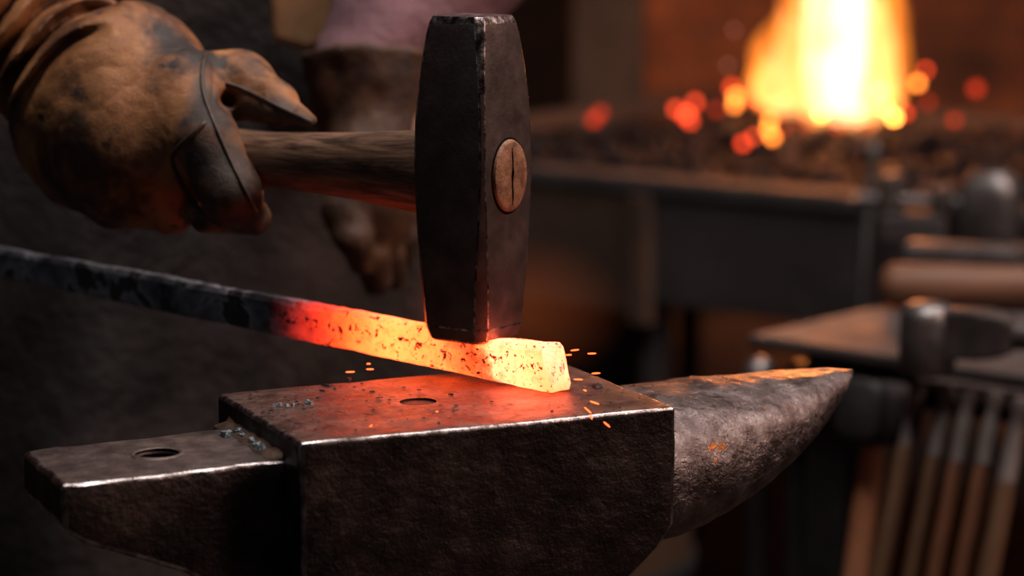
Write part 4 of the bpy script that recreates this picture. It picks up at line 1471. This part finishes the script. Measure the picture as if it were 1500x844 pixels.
for z_ in (0.1, 0.40):
    rb = 0.128 + 0.010 * (1 - abs(z_ - 0.25) / 0.25)
    rings('hoop', [[(r * math.cos(2 * PI * k / 48), r * math.sin(2 * PI * k / 48), zz) for k in range(48)] for r, zz in ((rb + 0.002, z_), (rb + 0.006, z_), (rb + 0.006, z_ + 0.03), (rb + 0.002, z_ + 0.03))], M['bench_dark'], tub, cap=False)

# ================================================================== ROOM
M['floor'] = surf('black_workshop_floor', [(0.3, (0.016, 0.013, 0.012)), (0.7, (0.05, 0.04, 0.036))], 5, (0.6, 0.85), 0, ((40, 0.3, 0.006),))
M['wall'] = surf('sooty_plaster', [(0.3, (0.012, 0.010, 0.009)), (0.7, (0.035, 0.028, 0.025))], 3, (0.8, 0.95), 0, ((20, 0.3, 0.01),))
m, t, out = nt('fire_lit_brick')
v = coords(t)
mp = t.nodes.new('ShaderNodeMapping'); mp.inputs['Rotation'].default_value = (PI / 2, 0, 0); t.links.new(v, mp.inputs[0])
br = N(t, 'ShaderNodeTexBrick', Scale=4.2)
t.links.new(mp.outputs[0], br.inputs['Vector'])
br.inputs['Color1'].default_value = (0.42, 0.135, 0.04, 1); br.inputs['Color2'].default_value = (0.26, 0.08, 0.028, 1); br.inputs['Mortar'].default_value = (0.22, 0.085, 0.04, 1)
b = N(t, 'ShaderNodeBsdfPrincipled', Roughness=0.85)
soot = ramp(t, noise(t, v, 2.2, 4, 0.6), [(0.35, 0.15), (0.65, 1.0)])
t.links.new(mixc(t, soot, (0.012, 0.009, 0.008), br.outputs[0]), b.inputs['Base Color'])
t.links.new(bump(t, br.outputs['Fac'], -0.6, 0.01), b.inputs['Normal'])
t.links.new(b.outputs[0], out.inputs[0])
M['brick'] = m
X0, X1, Y0, Y1, Z1 = -2.6, 2.8, -2.2, 4.55, 3.0
for nm, lo_, hi_, mt in (('floor', (X0, Y0, -0.1), (X1, Y1, 0), 'floor'), ('ceiling', (X0, Y0, Z1), (X1, Y1, Z1 + 0.1), 'wall'), ('wall_back', (X0, Y1, 0), (X1, Y1 + 0.1, Z1), 'brick'),
                         ('wall_left', (X0 - 0.1, Y0, 0), (X0, Y1, Z1), 'wall'), ('wall_right', (X1, Y0, 0), (X1 + 0.1, Y1, Z1), 'wall'), ('wall_front', (X0, Y0 - 0.1, 0), (X1, Y0, Z1), 'wall')):
    tag(box(nm, lo_, hi_, M[mt]), kind='structure')
M['post'] = surf('grey_green_post_paint', [(0.3, (0.022, 0.021, 0.018)), (0.7, (0.06, 0.056, 0.048))], 6, (0.7, 0.9), 0, ((40, 0.3, 0.004),))
q0, q1 = P(838, 60, 4.05), P(945, 60, 4.05)
tag(box('trim_1', (q0.x, q0.y, 0), (q1.x, q0.y + 0.12, Z1), M['post'], None, 0.006), 'grey painted post against the back wall', kind='structure')
q0, q1 = P(735, 60, 3.95), P(834, 60, 3.95)
tag(box('trim_2', (q0.x - 0.15, q0.y, 0), (q1.x, q0.y + 0.14, Z1), M['black'], None, 0.006), 'black panel standing in for the dark opening at the back wall', kind='structure')  # dark opening imitated by a near black panel

# ================================================================== LIGHT
def area(name, loc, target, size, power, col, sy=None):
    d = bpy.data.lights.new(name, 'AREA')
    d.energy = power; d.color = col; d.size = size
    if sy:
        d.shape = 'RECTANGLE'; d.size_y = sy
    o = bpy.data.objects.new(name, d)
    link(o); o.location = loc
    o.rotation_euler = (Vector(target) - Vector(loc)).to_track_quat('-Z', 'Y').to_euler()
    return o


area('workshop_lamp', (0.05, 1.15, 2.55), (-0.05, 1.1, 0.8), 0.45, 23.0, (1.0, 0.90, 0.84))
area('side_fill', (1.9, 0.9, 2.2), (0.1, 1.1, 0.85), 0.7, 32.0, (1.0, 0.66, 0.54))  # added warm fill from the right for the hammer's right face and tools
area('back_fill', (0.9, 1.7, 2.7), (0.6, 2.1, 0.7), 0.5, 17.0, (1.0, 0.87, 0.83))  # added unseen light that lifts the items on the bench
area('left_cool_fill', (-1.7, -0.5, 1.7), (-0.1, 1.1, 0.9), 0.6, 1.1, (0.70, 0.84, 1.0))  # weak cool fill, added to bring out the blue grey of the bar
pl = bpy.data.lights.new('fire_glow', 'POINT'); pl.energy = 13; pl.color = (1.0, 0.27, 0.06); pl.shadow_soft_size = 0.10
o = bpy.data.objects.new('fire_glow', pl); link(o); o.location = fire_p + Vector((0, 0, 0.16))

w = bpy.data.worlds.new('world'); SC.world = w; w.use_nodes = True
w.node_tree.nodes['Background'].inputs[0].default_value = (0.5, 0.42, 0.42, 1)
w.node_tree.nodes['Background'].inputs[1].default_value = 0.02

SC.view_settings.view_transform = 'Standard'
SC.view_settings.look = 'None'
SC.view_settings.exposure = 0.0
SC.view_settings.gamma = 1.0
SC.view_settings.use_curve_mapping = False
